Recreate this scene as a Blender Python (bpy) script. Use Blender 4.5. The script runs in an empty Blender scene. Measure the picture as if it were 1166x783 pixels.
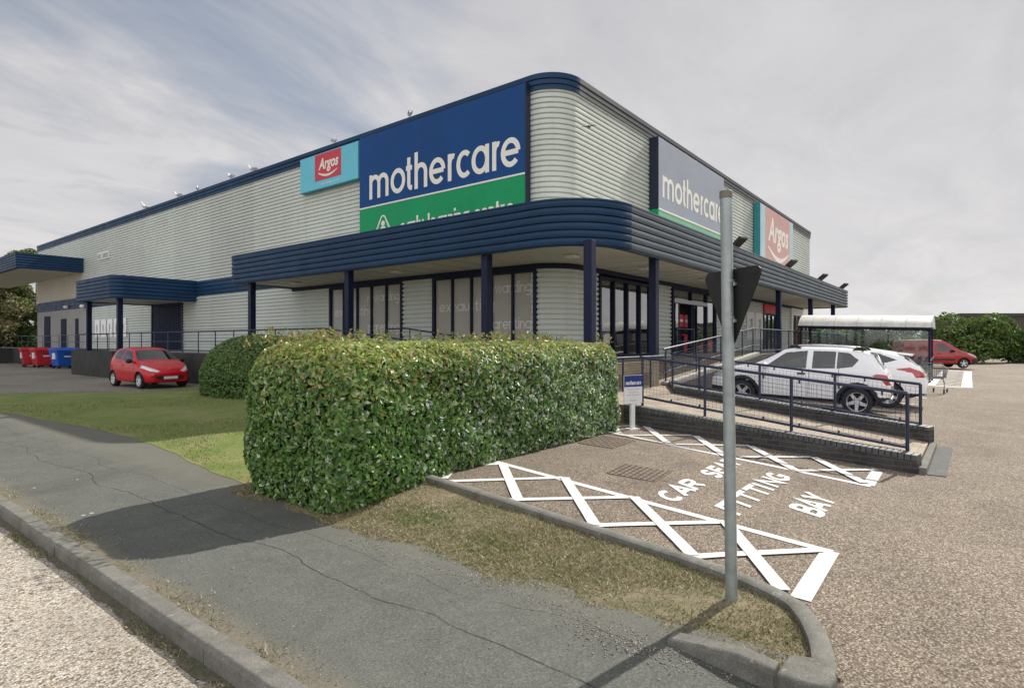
import bpy, bmesh, math, random
import numpy as np
from mathutils import Vector, Matrix
random.seed(7); RNG = np.random.default_rng(7)
PI = math.pi; rad = math.radians
scene = bpy.context.scene
COL = scene.collection
# frame: origin at the building corner, +x along the entrance facade, +y along the long side facade
CAMX, CAMY, CAMZ = -14.0, -9.28, 1.72
CA, SA = math.cos(rad(51.86)), math.sin(rad(51.86))

def cam2loc(X, Y):                       # metres right of / ahead of the viewpoint -> site frame
    return (CAMX + X*CA + Y*SA, CAMY - X*SA + Y*CA)

def ss(a, b, t):
    t = min(1, max(0, (t-a)/(b-a))); return t*t*(3-2*t)

def hz(x, y):                            # height of the gently rising car park
    S = .045*min(6.3, max(0, y+8.6))
    return S*ss(-10.7, -9.3, x)*(1-ss(-1.5, 5, y)*(1-ss(-1, 1, x)))

# ------------------------------------------------------------------ materials
def node(nt, typ, loc=None, **kw):
    n = nt.nodes.new(typ)
    for k, v in kw.items():
        if hasattr(n, k): setattr(n, k, v)
    return n

def setin(n, **kw):
    for k, v in kw.items():
        n.inputs[k.replace('_', ' ')].default_value = v

def c4(c): return (c[0], c[1], c[2], 1)

def ramp(nt, fac, stops, interp='LINEAR'):
    r = node(nt, 'ShaderNodeValToRGB'); cr = r.color_ramp; cr.interpolation = interp
    while len(cr.elements) < len(stops): cr.elements.new(.5)
    for e, (p, c) in zip(cr.elements, stops):
        e.position = p; e.color = c4(c) if hasattr(c, '__len__') else (c, c, c, 1)
    nt.links.new(fac, r.inputs[0]); return r.outputs[0]

def noise(nt, scale, detail=4, rough=.6, vec=None, dist=0, mapscale=None):
    n = node(nt, 'ShaderNodeTexNoise'); setin(n, Scale=scale, Detail=detail, Roughness=rough, Distortion=dist)
    if vec is None:
        vec = node(nt, 'ShaderNodeTexCoord').outputs['Object']
    if mapscale:
        m = node(nt, 'ShaderNodeMapping'); m.inputs['Scale'].default_value = mapscale
        nt.links.new(vec, m.inputs[0]); vec = m.outputs[0]
    nt.links.new(vec, n.inputs['Vector']); return n.outputs['Fac']

def mixc(nt, fac, a, b, mode='MIX'):
    m = node(nt, 'ShaderNodeMix', data_type='RGBA', blend_type=mode)
    for sock, v in ((m.inputs[0], fac), (m.inputs[6], a), (m.inputs[7], b)):
        if isinstance(v, bpy.types.NodeSocket): nt.links.new(v, sock)
        elif hasattr(v, '__len__'): sock.default_value = c4(v)
        else: sock.default_value = v
    return m.outputs[2]

def mathn(nt, op, a, b=None, clamp=False):
    m = node(nt, 'ShaderNodeMath', operation=op); m.use_clamp = clamp
    for i, v in enumerate((a, b)):
        if v is None: continue
        if isinstance(v, bpy.types.NodeSocket): nt.links.new(v, m.inputs[i])
        else: m.inputs[i].default_value = v
    return m.outputs[0]

def bumpn(nt, h, strength=.3, dist=.01):
    b = node(nt, 'ShaderNodeBump'); setin(b, Strength=strength, Distance=dist)
    nt.links.new(h, b.inputs['Height']); return b.outputs[0]

def newmat(name):
    m = bpy.data.materials.new(name); m.use_nodes = True
    nt = m.node_tree; b = nt.nodes['Principled BSDF']; return m, nt, b

MATS = {}
def M(name, col, rough=.5, metal=0, spec=.5, var=.12, vscale=3, bump=0, bscale=60, streak=0, coat=0, crough=.04, panel=0):
    """plain painted / moulded surface with uneven tone, wear and optional dirt streaks"""
    if name in MATS: return MATS[name]
    m, nt, b = newmat(name)
    n1 = noise(nt, vscale, 5, .65)
    lo = tuple(max(0, c*(1-var)) for c in col); hi = tuple(min(1, c*(1+var)) for c in col)
    c = ramp(nt, n1, [(.3, lo), (.7, hi)])
    if streak:
        s = noise(nt, 1.0, 6, .7, mapscale=(6, 6, .35))
        s2 = ramp(nt, s, [(.45, 0), (.75, 1)])
        f = mathn(nt, 'MULTIPLY', s2, streak)
        c = mixc(nt, f, c, tuple(x*.45+.02 for x in col))
    if panel:                              # separate sheets: each a touch different, thin dark lap joints
        sp = node(nt, 'ShaderNodeSeparateXYZ'); nt.links.new(node(nt, 'ShaderNodeTexCoord').outputs['Object'], sp.inputs[0])
        u = mathn(nt, 'DIVIDE', mathn(nt, 'ADD', sp.outputs[0], sp.outputs[1]), panel)
        wn = node(nt, 'ShaderNodeTexWhiteNoise', noise_dimensions='1D'); nt.links.new(mathn(nt, 'FLOOR', u), wn.inputs['W'])
        c = mixc(nt, 1, c, ramp(nt, wn.outputs['Value'], [(0, .91), (1, 1.07)]), 'MULTIPLY')
        j = mathn(nt, 'LESS_THAN', mathn(nt, 'FRACT', u), .012/panel)
        c = mixc(nt, mathn(nt, 'MULTIPLY', j, .45), c, (.05, .05, .05))
    nt.links.new(c, b.inputs['Base Color'])
    rv = ramp(nt, noise(nt, vscale*2.3, 4, .6), [(.3, max(0, rough-.07)), (.7, min(1, rough+.09))])
    nt.links.new(rv, b.inputs['Roughness'])
    setin(b, Metallic=metal); b.inputs['Specular IOR Level'].default_value = spec
    if coat: b.inputs['Coat Weight'].default_value = coat; b.inputs['Coat Roughness'].default_value = crough
    if bump: nt.links.new(bumpn(nt, noise(nt, bscale, 5, .6), bump), b.inputs['Normal'])
    MATS[name] = m; return m

def chips(name, stops, scale, bumps=.5, tint=None, patch=None, rough=.9, big=.15):
    """stone-chip surfacing: voronoi chips each with its own stone colour, plus worn areas"""
    m, nt, b = newmat(name)
    tc = node(nt, 'ShaderNodeTexCoord').outputs['Object']
    wn = node(nt, 'ShaderNodeTexNoise'); setin(wn, Scale=scale*.8, Detail=2)
    nt.links.new(tc, wn.inputs['Vector'])
    vm = node(nt, 'ShaderNodeVectorMath', operation='MULTIPLY_ADD')
    nt.links.new(wn.outputs['Color'], vm.inputs[0]); vm.inputs[1].default_value = (.6/scale,)*3
    nt.links.new(tc, vm.inputs[2])
    v = node(nt, 'ShaderNodeTexVoronoi'); setin(v, Scale=scale)
    nt.links.new(vm.outputs[0], v.inputs['Vector'])
    sep = node(nt, 'ShaderNodeSeparateColor'); nt.links.new(v.outputs['Color'], sep.inputs[0])
    c = ramp(nt, sep.outputs[0], stops, 'LINEAR')
    edge = ramp(nt, v.outputs['Distance'], [(.35, 1), (.75, .35)])
    c = mixc(nt, .75, c, edge, 'MULTIPLY')
    w = ramp(nt, noise(nt, big, 7, .66, tc, .8), [(.3, .70), (.5, 1), (.72, 1.25)])
    st = mathn(nt, 'MULTIPLY', ramp(nt, noise(nt, .42, 3, .5, tc, .4), [(.56, 0), (.68, 1)]), ramp(nt, noise(nt, 2.6, 6, .7, tc, 1.2), [(.45, 0), (.7, .55)]))
    c = mixc(nt, st, c, tuple(x*.35 for x in stops[1][1]))
    c = mixc(nt, 1, c, w, 'MULTIPLY')
    w2 = ramp(nt, noise(nt, big*9, 6, .75, tc), [(.3, .80), (.7, 1.15)])
    c = mixc(nt, 1, c, w2, 'MULTIPLY')
    if patch:
        f = ramp(nt, noise(nt, .5, 6, .7, tc, .5), [(.52, 0), (.66, patch[1])])
        c = mixc(nt, f, c, patch[0])
    nt.links.new(c, b.inputs['Base Color']); setin(b, Roughness=rough)
    nt.links.new(bumpn(nt, v.outputs['Distance'], bumps, -.01), b.inputs['Normal'])
    MATS[name] = m; return m

def pavement_mat():
    m, nt, b = newmat('worn_asphalt')
    tc = node(nt, 'ShaderNodeTexCoord').outputs['Object']
    sp = node(nt, 'ShaderNodeSeparateXYZ'); nt.links.new(tc, sp.inputs[0]); X, Y = sp.outputs[0], sp.outputs[1]
    fine = noise(nt, 72, 5, .83, tc)
    c = ramp(nt, fine, [(.30, (.040, .043, .036)), (.48, (.090, .094, .081)), (.58, (.128, .131, .113)), (.72, (.26, .26, .235))])
    big = ramp(nt, noise(nt, .7, 6, .65, tc, .7), [(.3, .8), (.7, 1.2)])
    c = mixc(nt, 1, c, big, 'MULTIPLY')
    blot = ramp(nt, noise(nt, 3.2, 5, .7, tc, 1), [(.35, .88), (.7, 1.08)])
    c = mixc(nt, 1, c, blot, 'MULTIPLY')
    # brown dust and moss gathering towards the verge and the kerb
    wob = noise(nt, 1.6, 6, .7, tc)
    d1 = mathn(nt, 'ADD', X, mathn(nt, 'MULTIPLY', wob, .9))
    dn = node(nt, 'ShaderNodeMapRange'); setin(dn, From_Min=-10.55, From_Max=-10.1)
    nt.links.new(d1, dn.inputs[0])
    c = mixc(nt, mathn(nt, 'MULTIPLY', mathn(nt, 'MULTIPLY', dn.outputs[0], .62), ramp(nt, noise(nt, 30, 4, .8, tc), [(.38, .35), (.6, 1)])), c, (.155, .14, .105))
    dk = node(nt, 'ShaderNodeMapRange'); setin(dk, From_Min=-11.93, From_Max=-12.10)
    nt.links.new(mathn(nt, 'ADD', X, mathn(nt, 'MULTIPLY', noise(nt, 4.5, 7, .8, tc), .36)), dk.inputs[0])
    c = mixc(nt, mathn(nt, 'MULTIPLY', mathn(nt, 'MULTIPLY', dk.outputs[0], .8), ramp(nt, noise(nt, 38, 4, .8, tc), [(.4, .25), (.6, 1)])), c, (.21, .17, .11))
    # long wandering cracks
    def crack(x0, amp, sc, w, off):
        mp = node(nt, 'ShaderNodeCombineXYZ'); nt.links.new(Y, mp.inputs[1]); mp.inputs[0].default_value = off
        wn = noise(nt, sc, 4, .45, mp.outputs[0])
        cx = mathn(nt, 'ADD', mathn(nt, 'MULTIPLY', mathn(nt, 'SUBTRACT', wn, .5), amp), x0)
        d = mathn(nt, 'ABSOLUTE', mathn(nt, 'SUBTRACT', X, cx))
        return ramp(nt, mathn(nt, 'MULTIPLY', d, 1/w), [(.25, 1), (1, 0)])
    k = mathn(nt, 'MAXIMUM', crack(-11.42, .75, .55, .011, 3.3), mathn(nt, 'MULTIPLY', crack(-10.98, .5, .8, .008, 8.1), .7))
    gate = ramp(nt, noise(nt, 1.3, 3, .5, tc), [(.3, .35), (.5, 1)])
    k = mathn(nt, 'MULTIPLY', mathn(nt, 'MULTIPLY', k, gate), ramp(nt, noise(nt, 22, 4, .8, tc), [(.36, .35), (.55, 1)]))
    c = mixc(nt, mathn(nt, 'MULTIPLY', k, .85), c, (.018, .018, .016))
    # pale chewing-gum spots
    v = node(nt, 'ShaderNodeTexVoronoi'); setin(v, Scale=2.6); nt.links.new(tc, v.inputs['Vector'])
    g = ramp(nt, v.outputs['Distance'], [(.04, 1), (.058, 0)])
    sg = node(nt, 'ShaderNodeSeparateColor'); nt.links.new(v.outputs['Color'], sg.inputs[0])
    g = mathn(nt, 'MULTIPLY', g, ramp(nt, sg.outputs[0], [(.45, 0), (.5, .9)]))
    c = mixc(nt, g, c, (.50, .50, .47))
    nt.links.new(c, b.inputs['Base Color']); setin(b, Roughness=.88)
    hgt = mathn(nt, 'SUBTRACT', fine, mathn(nt, 'MULTIPLY', k, 2))
    nt.links.new(bumpn(nt, hgt, .45, .006), b.inputs['Normal'])
    return m

def turf_mat(name, cols, scale=1.1, dry=(.5, .8)):
    m, nt, b = newmat(name)
    tc = node(nt, 'ShaderNodeTexCoord').outputs['Object']
    n = noise(nt, scale, 7, .68, tc, .6)
    c = ramp(nt, n, [(.28, cols[0]), (.46, cols[1]), (.6, cols[2]), (.75, cols[3])])
    f = ramp(nt, noise(nt, 48, 5, .85, tc), [(.34, .42), (.66, 1.45)])
    c = mixc(nt, 1, c, f, 'MULTIPLY')
    nt.links.new(c, b.inputs['Base Color']); setin(b, Roughness=.95)
    nt.links.new(bumpn(nt, noise(nt, 90, 4, .8, tc), .7, .02), b.inputs['Normal'])
    return m

def brick_mat(name, c1, c2, mortar, axis, bw=.225, bh=.075, ms=.01):
    m, nt, b = newmat(name)
    tc = node(nt, 'ShaderNodeTexCoord').outputs['Object']
    sp = node(nt, 'ShaderNodeSeparateXYZ'); nt.links.new(tc, sp.inputs[0])
    cb = node(nt, 'ShaderNodeCombineXYZ')
    if axis == 'wall':
        nt.links.new(mathn(nt, 'ADD', sp.outputs[0], sp.outputs[1]), cb.inputs[0]); nt.links.new(sp.outputs[2], cb.inputs[1])
    else:
        nt.links.new(sp.outputs[1], cb.inputs[0]); nt.links.new(sp.outputs[0], cb.inputs[1])
    br = node(nt, 'ShaderNodeTexBrick'); nt.links.new(cb.outputs[0], br.inputs['Vector'])
    br.inputs['Color1'].default_value = c4(c1); br.inputs['Color2'].default_value = c4(c2); br.inputs['Mortar'].default_value = c4(mortar)
    setin(br, Scale=1.0); br.inputs['Brick Width'].default_value = bw; br.inputs['Row Height'].default_value = bh
    br.inputs['Mortar Size'].default_value = ms; br.inputs['Mortar Smooth'].default_value = .3
    w = ramp(nt, noise(nt, 2.2, 6, .7, tc), [(.3, .7), (.7, 1.3)])
    c = mixc(nt, 1, br.outputs['Color'], w, 'MULTIPLY')
    w = ramp(nt, noise(nt, 45, 4, .7, tc), [(.3, .8), (.7, 1.2)])
    c = mixc(nt, 1, c, w, 'MULTIPLY')
    nt.links.new(c, b.inputs['Base Color']); setin(b, Roughness=.85)
    nt.links.new(bumpn(nt, mathn(nt, 'MULTIPLY', br.outputs['Fac'], -1), .5, .01), b.inputs['Normal'])
    return m

def leaf_mat(name, rough=.42, trans=.22):
    m, nt, b = newmat(name)
    at = node(nt, 'ShaderNodeAttribute'); at.attribute_name = 'Col'
    nt.links.new(at.outputs['Color'], b.inputs['Base Color']); setin(b, Roughness=rough)
    tr = node(nt, 'ShaderNodeBsdfTranslucent'); nt.links.new(at.outputs['Color'], tr.inputs[0])
    mx = node(nt, 'ShaderNodeMixShader'); mx.inputs[0].default_value = trans
    nt.links.new(b.outputs[0], mx.inputs[1]); nt.links.new(tr.outputs[0], mx.inputs[2])
    nt.links.new(mx.outputs[0], nt.nodes['Material Output'].inputs[0])
    return m

def glass_mat(name, tint, clear, rough=.02, ior=1.5, gain=1.6, base=.03):
    """thin pane: Fresnel mirror over a tinted see-through sheet"""
    m, nt, b = newmat(name); nt.nodes.remove(b)
    fr = node(nt, 'ShaderNodeFresnel'); fr.inputs[0].default_value = ior
    gl = node(nt, 'ShaderNodeBsdfGlossy'); gl.inputs['Roughness'].default_value = rough
    wob = noise(nt, 1.4, 2, .5); nt.links.new(bumpn(nt, wob, .04, .05), gl.inputs['Normal'])
    tr = node(nt, 'ShaderNodeBsdfTransparent'); tr.inputs[0].default_value = c4(tuple(t*clear for t in tint))
    f2 = mathn(nt, 'MULTIPLY_ADD', fr.outputs[0], gain); f2.node.inputs[2].default_value = base; f2.node.use_clamp = True
    mx = node(nt, 'ShaderNodeMixShader')
    nt.links.new(f2, mx.inputs[0]); nt.links.new(tr.outputs[0], mx.inputs[1]); nt.links.new(gl.outputs[0], mx.inputs[2])
    nt.links.new(mx.outputs[0], nt.nodes['Material Output'].inputs[0])
    return m

clad = M('cladding_steel', (.53, .57, .525), .42, 0, .5, .07, .35, streak=.2, panel=4.2)
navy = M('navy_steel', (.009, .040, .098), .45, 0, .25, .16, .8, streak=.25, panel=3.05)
navy_sunlit = M('navy_steel_sunlit_tint', (.060, .085, .105), .42, 0, .6, .18, .8, streak=.35, panel=3.05)  # paler copy of the navy: sunlit sheen painted into the colour
navyp = M('navy_paint', (.005, .010, .036), .45, 0, .25, .15, 4)
soffitm = M('soffit_board', (.52, .51, .44), .6, 0, .4, .08, .6)
roofm = M('roof_felt', (.2, .2, .2), .9)
concrete = M('concrete', (.30, .29, .265), .85, 0, .3, .22, 2.5, bump=.35, bscale=70)
def kerb_mat():
    m, nt, b = newmat('kerb_concrete'); tc = node(nt, 'ShaderNodeTexCoord').outputs['Object']
    c = ramp(nt, noise(nt, 6, 6, .7, tc), [(.3, (.135, .13, .112)), (.55, (.20, .193, .168)), (.75, (.265, .255, .225))])
    c = mixc(nt, 1, c, ramp(nt, noise(nt, 130, 4, .8, tc), [(.35, .6), (.65, 1.3)]), 'MULTIPLY')
    c = mixc(nt, ramp(nt, noise(nt, 2.6, 6, .75, tc), [(.52, 0), (.68, .6)]), c, (.085, .085, .055))
    c = mixc(nt, ramp(nt, noise(nt, 17, 3, .6, tc), [(.66, 0), (.70, .6)]), c, (.34, .34, .29))
    nt.links.new(c, b.inputs['Base Color']); setin(b, Roughness=.92)
    nt.links.new(bumpn(nt, noise(nt, 120, 4, .8, tc), .7, .008), b.inputs['Normal']); return m
kerbm = kerb_mat()
white = M('white_paint', (.72, .72, .70), .5, 0, .4, .05, 5)
def worn_paint():
    m, nt, b = newmat('road_paint'); tc = node(nt, 'ShaderNodeTexCoord').outputs['Object']
    c = ramp(nt, noise(nt, 5, 5, .65, tc), [(.3, (.58, .58, .56)), (.7, (.70, .70, .68))])
    v = node(nt, 'ShaderNodeTexVoronoi'); setin(v, Scale=95); nt.links.new(tc, v.inputs['Vector'])
    pit = ramp(nt, v.outputs['Distance'], [(.5, 0), (.8, .55)])
    thin = ramp(nt, noise(nt, 2.3, 5, .7, tc), [(.45, .15), (.75, 1)])
    chip = mathn(nt, 'MULTIPLY', ramp(nt, noise(nt, 70, 4, .75, tc), [(.60, 0), (.68, 1)]), ramp(nt, noise(nt, 4, 4, .7, tc), [(.48, 0), (.66, .9)]))
    f = mathn(nt, 'MAXIMUM', mathn(nt, 'MULTIPLY', pit, thin), chip)
    c = mixc(nt, f, c, (.27, .215, .16)); nt.links.new(c, b.inputs['Base Color']); setin(b, Roughness=.8)
    nt.links.new(bumpn(nt, v.outputs['Distance'], .3, -.006), b.inputs['Normal']); return m
roadpaint = worn_paint()
blackp = M('black_plastic', (.014, .014, .015), .55)
rubber = M('tyre_rubber', (.018, .018, .018), .8)
alloy = M('alloy', (.66, .67, .69), .35, .45)
galv = M('galvanised_steel', (.34, .38, .38), .5, .55, .5, .22, 7, streak=.25, bump=.1, bscale=40)
chrome = M('chrome_wire', (.30, .31, .32), .35, .6)
darkroom = M('shop_interior', (.10, .10, .10), .8)
shopfloor = M('shop_floor', (.22, .20, .18), .5)
blind = M('window_film', (.42, .405, .37), .6, 0, .3, .06, .8)
filmtext = M('film_lettering', (.72, .71, .69), .6)
doorblue = M('door_paint', (.008, .013, .04), .6, 0, .15)
beige = M('smooth_render', (.50, .475, .39), .7, 0, .3, .08, .4)
darkwall = M('dark_masonry_paint', (.045, .043, .042), .8, 0, .3, .3, 1.2, bump=.2, bscale=30)
red = M('red_panel', (.55, .03, .04), .45)
glassw = glass_mat('shop_glass', (.85, .93, .92), .55, ior=1.75, gain=2.4, base=.06)
glassc = glass_mat('car_glass', (.62, .85, .78), .24, ior=1.6, gain=1.5, base=.03)
glasss = glass_mat('shelter_glass', (.62, .86, .76), .72, .05, gain=1.2)
brickdark = brick_mat('engineering_brick', (.035, .035, .037), (.06, .055, .052), (.085, .08, .075), 'wall')
paver = brick_mat('block_paving', (.36, .30, .215), (.29, .24, .18), (.17, .14, .11), 'floor', .2, .1, .008)
bricklight = brick_mat('yellow_brick', (.20, .165, .10), (.15, .125, .08), (.19, .17, .13), 'wall')
leafm = leaf_mat('leaf', .36, .38)
leafmd = leaf_mat('leaf_matt', .55, .25)
woodm = M('bark', (.11, .085, .06), .9, bump=.5, bscale=30)
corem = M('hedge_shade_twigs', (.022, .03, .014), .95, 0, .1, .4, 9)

# ------------------------------------------------------------------ mesh helpers
class MB:
    def __init__(s): s.v = []; s.f = []
    def add(s, vs, fs):
        o = len(s.v); s.v += [tuple(p) for p in vs]; s.f += [tuple(i+o for i in f) for f in fs]; return s
    def box(s, x0, y0, z0, x1, y1, z1, mat=None):
        vs = [(x, y, z) for z in (z0, z1) for y in (y0, y1) for x in (x0, x1)]
        if mat is not None: vs = [mat @ Vector(p) for p in vs]
        return s.add(vs, [(0, 2, 3, 1), (4, 5, 7, 6), (0, 1, 5, 4), (2, 6, 7, 3), (0, 4, 6, 2), (1, 3, 7, 5)])
    def tube(s, pts, r, n=8, caps=True, r1=None):
        pts = [Vector(p) for p in pts]; k = len(pts); rings = []
        prev = None
        for i, p in enumerate(pts):
            d = (pts[min(i+1, k-1)]-pts[max(i-1, 0)]).normalized()
            if prev is None:
                a = Vector((0, 0, 1)) if abs(d.z) < .9 else Vector((1, 0, 0))
                u = d.cross(a).normalized()
            else:
                u = (prev-d*prev.dot(d)).normalized()
            prev = u; w = d.cross(u)
            rr = r if r1 is None else r+(r1-r)*i/(k-1)
            rings.append([p+u*math.cos(2*PI*j/n)*rr+w*math.sin(2*PI*j/n)*rr for j in range(n)])
        vs = [q for ring in rings for q in ring]; fs = []
        for i in range(k-1):
            for j in range(n):
                fs.append((i*n+j, i*n+(j+1) % n, (i+1)*n+(j+1) % n, (i+1)*n+j))
        if caps: fs += [tuple(range(n-1, -1, -1)), tuple((k-1)*n+j for j in range(n))]
        return s.add(vs, fs)
    def wire(s, a, b, r):                 # thin 4-sided bar
        return s.tube([a, b], r, 4, False)
    def prism(s, poly, z0, z1, fn=None):
        n = len(poly)
        vs = [(p[0], p[1], z0) for p in poly]+[(p[0], p[1], z1) for p in poly]
        if fn: vs = [fn(*p) for p in vs]
        fs = [tuple(range(n-1, -1, -1)), tuple(range(n, 2*n))]+[(i, (i+1) % n, n+(i+1) % n, n+i) for i in range(n)]
        return s.add(vs, fs)
    def lathe(s, prof, n=24, mat=None):    # prof (r,z) about z
        vs = []
        for r, z in prof:
            for j in range(n): vs.append(Vector((r*math.cos(2*PI*j/n), r*math.sin(2*PI*j/n), z)))
        if mat is not None: vs = [mat @ p for p in vs]
        fs = [(i*n+j, i*n+(j+1) % n, (i+1)*n+(j+1) % n, (i+1)*n+j) for i in range(len(prof)-1) for j in range(n)]
        return s.add(vs, fs)
    def sweep(s, prof, path, closed=False):
        """prof: (outward offset, z); path: (x,y) with outward on the right-hand side of travel"""
        k = len(path); n = len(prof); vs = []
        for i, p in enumerate(path):
            a = path[(i-1) % k] if (i > 0 or closed) else None
            b = path[(i+1) % k] if (i < k-1 or closed) else None
            def nrm(p, q):
                dx, dy = q[0]-p[0], q[1]-p[1]; l = math.hypot(dx, dy); return (dy/l, -dx/l)
            if a is None: nx, ny = nrm(p, b); m = 1
            elif b is None: nx, ny = nrm(a, p); m = 1
            else:
                n1, n2 = nrm(a, p), nrm(p, b); nx, ny = n1[0]+n2[0], n1[1]+n2[1]; l = math.hypot(nx, ny); nx /= l; ny /= l
                m = 1/max(.3, nx*n1[0]+ny*n1[1])
            for o, z in prof: vs.append((p[0]+nx*o*m, p[1]+ny*o*m, z))
        fs = []
        for i in range(k if closed else k-1):
            j = (i+1) % k
            for q in range(n-1): fs.append((i*n+q, j*n+q, j*n+q+1, i*n+q+1))
        return s.add(vs, fs)
    def build(s, name, mat, parent=None, world=False, smooth=False, bevel=0, seg=2):
        vs = s.v
        if world and parent is not None:
            inv = WM[parent.name].inverted(); vs = [inv @ Vector(p) for p in vs]
        me = bpy.data.meshes.new(name); me.from_pydata([tuple(p) for p in vs], [], s.f); me.update()
        o = bpy.data.objects.new(name, me); COL.objects.link(o)
        if mat: me.materials.append(mat)
        if smooth == 'auto':
            me.polygons.foreach_set('use_smooth', [True]*len(me.polygons)); me.set_sharp_from_angle(angle=rad(35))
        elif smooth: me.polygons.foreach_set('use_smooth', [True]*len(me.polygons))
        if bevel:
            b = o.modifiers.new('bevel', 'BEVEL'); b.width = bevel; b.segments = seg; b.limit_method = 'ANGLE'; b.angle_limit = rad(40)
        if parent is not None:
            o.parent = parent; WM[o.name] = WM.get(parent.name, Matrix())
        else: WM[o.name] = Matrix()
        return o

WM = {}
def tag(o, label=None, cat=None, group=None, kind=None):
    if label: o['label'] = label
    if cat: o['category'] = cat
    if group: o['group'] = group
    if kind: o['kind'] = kind
    return o

def thing(name, label, cat, loc=(0, 0, 0), rz=0, group=None, tilt=0):
    o = bpy.data.objects.new(name, None); COL.objects.link(o); o.empty_display_size = .2
    o.location = loc; o.rotation_euler = (0, tilt, rz)
    WM[o.name] = Matrix.Translation(loc) @ o.rotation_euler.to_matrix().to_4x4()
    return tag(o, label, cat, group)

def copy_tree(o, parent=None):
    c = o.copy(); COL.objects.link(c)
    if parent is not None: c.parent = parent
    for ch in list(o.children): copy_tree(ch, c)
    return c

def place(o, loc, rz=0, label=None):
    o.location = loc; o.rotation_euler = (o.rotation_euler[0], o.rotation_euler[1], rz)
    if label: o['label'] = label
    return o

def struct(name, mb, mat, **kw): return tag(mb.build(name, mat, **kw), kind='structure')

def arc(cx, cy, r, a0, a1, n=10):
    return [(cx+r*math.cos(rad(a0+(a1-a0)*i/n)), cy+r*math.sin(rad(a0+(a1-a0)*i/n))) for i in range(n+1)]

def sheet(xs, ys, off, fn=None, inside=None):
    mb = MB(); idx = {}
    f = fn or hz
    for i in range(len(xs)-1):
        for j in range(len(ys)-1):
            if inside and not inside((xs[i]+xs[i+1])/2, (ys[j]+ys[j+1])/2): continue
            q = []
            for a, b in ((i, j), (i+1, j), (i+1, j+1), (i, j+1)):
                if (a, b) not in idx:
                    idx[a, b] = len(mb.v); mb.v.append((xs[a], ys[b], f(xs[a], ys[b])+off))
                q.append(idx[a, b])
            mb.f.append(tuple(q))
    return mb

def frange(a, b, st):
    n = max(1, round((b-a)/st)); return [a+(b-a)*i/n for i in range(n+1)]

# ------------------------------------------------------------------ stroke lettering
def letter(ch):
    A = lambda cx, cy, r, a0, a1, n=14: arc(cx, cy, r, a0, a1, n)
    L = {
     'm': (1.04, [[(0, 0), (0, 1)], A(.26, .63, .26, 180, 0, 10)+[(.52, 0)], [(.52, .6)]+A(.78, .63, .26, 178, 0, 10)+[(1.04, 0)]]),
     'o': (.78, [A(.39, .5, .39, 90, 450, 28)]),
     't': (.42, [[(.16, 1.3), (.16, .3)]+A(.33, .28, .17, 180, 262, 5)+[(.42, .105)], [(-.06, .89), (.42, .89)]]),
     'h': (.56, [[(0, 0), (0, 1.42)], A(.28, .61, .28, 180, 0, 10)+[(.56, 0)]]),
     'n': (.56, [[(0, 0), (0, 1)], A(.28, .61, .28, 180, 0, 10)+[(.56, 0)]]),
     'e': (.78, [[(.04, .5), (.78, .5)], A(.39, .5, .39, 2, 318, 24)]),
     'r': (.36, [[(0, 0), (0, 1)], A(.29, .6, .29, 180, 72, 8)]),
     'c': (.68, [A(.39, .5, .39, 48, 312, 22)]),
     'a': (.78, [A(.39, .5, .39, 90, 450, 28), [(.78, 0), (.78, 1)]]),
     'd': (.78, [A(.39, .5, .39, 90, 450, 28), [(.78, 0), (.78, 1.42)]]),
     'p': (.78, [A(.39, .5, .39, 90, 450, 28), [(0, 1), (0, -.42)]]),
     'l': (.0, [[(0, 0), (0, 1.42)]]),
     'i': (.0, [[(0, 0), (0, 1)], [(0, 1.2), (0, 1.42)]]),
     'g': (.78, [A(.39, .5, .39, 90, 450, 28), [(.78, 1), (.78, .0)]+A(.39, -.02, .39, 0, -140, 12)]),
     'y': (.66, [[(0, 1), (.33, .1)], [(.66, 1), (.16, -.42)]]),
     'u': (.56, [[(0, 1), (0, .39)]+A(.28, .39, .28, 180, 360, 10)+[(.56, 1)]]),
     'w': (1.0, [[(0, 1), (.26, .03), (.5, .95), (.74, .03), (1.0, 1)]]),
     'x': (.6, [[(0, 0), (.6, 1)], [(0, 1), (.6, 0)]]),
     's': (.48, [A(.26, .71, .19, 30, 250, 10)+A(.22, .30, .2, 70, -150, 10)]),
     ' ': (.25, []),
    }
    return L[ch]

def ribbon2(pts, w):
    """flat ribbon of width w round a polyline: list of (left,right) pairs"""
    pts = [p for i, p in enumerate(pts) if i == 0 or math.dist(p, pts[i-1]) > 1e-5]; k = len(pts); out = []
    closed = math.dist(pts[0], pts[-1]) < 1e-6
    for i, p in enumerate(pts):
        a = pts[i-1] if i > 0 else (pts[-2] if closed else None)
        b = pts[i+1] if i < k-1 else (pts[1] if closed else None)
        ds = []
        if a: ds.append((p[0]-a[0], p[1]-a[1]))
        if b: ds.append((b[0]-p[0], b[1]-p[1]))
        ns = [(-d[1]/math.hypot(*d), d[0]/math.hypot(*d)) for d in ds]
        nx, ny = sum(n[0] for n in ns), sum(n[1] for n in ns); l = math.hypot(nx, ny) or 1; nx /= l; ny /= l
        m = 1/max(.45, nx*ns[0][0]+ny*ns[0][1])
        out.append(((p[0]+nx*w/2*m, p[1]+ny*w/2*m), (p[0]-nx*w/2*m, p[1]-ny*w/2*m)))
    return out

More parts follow.
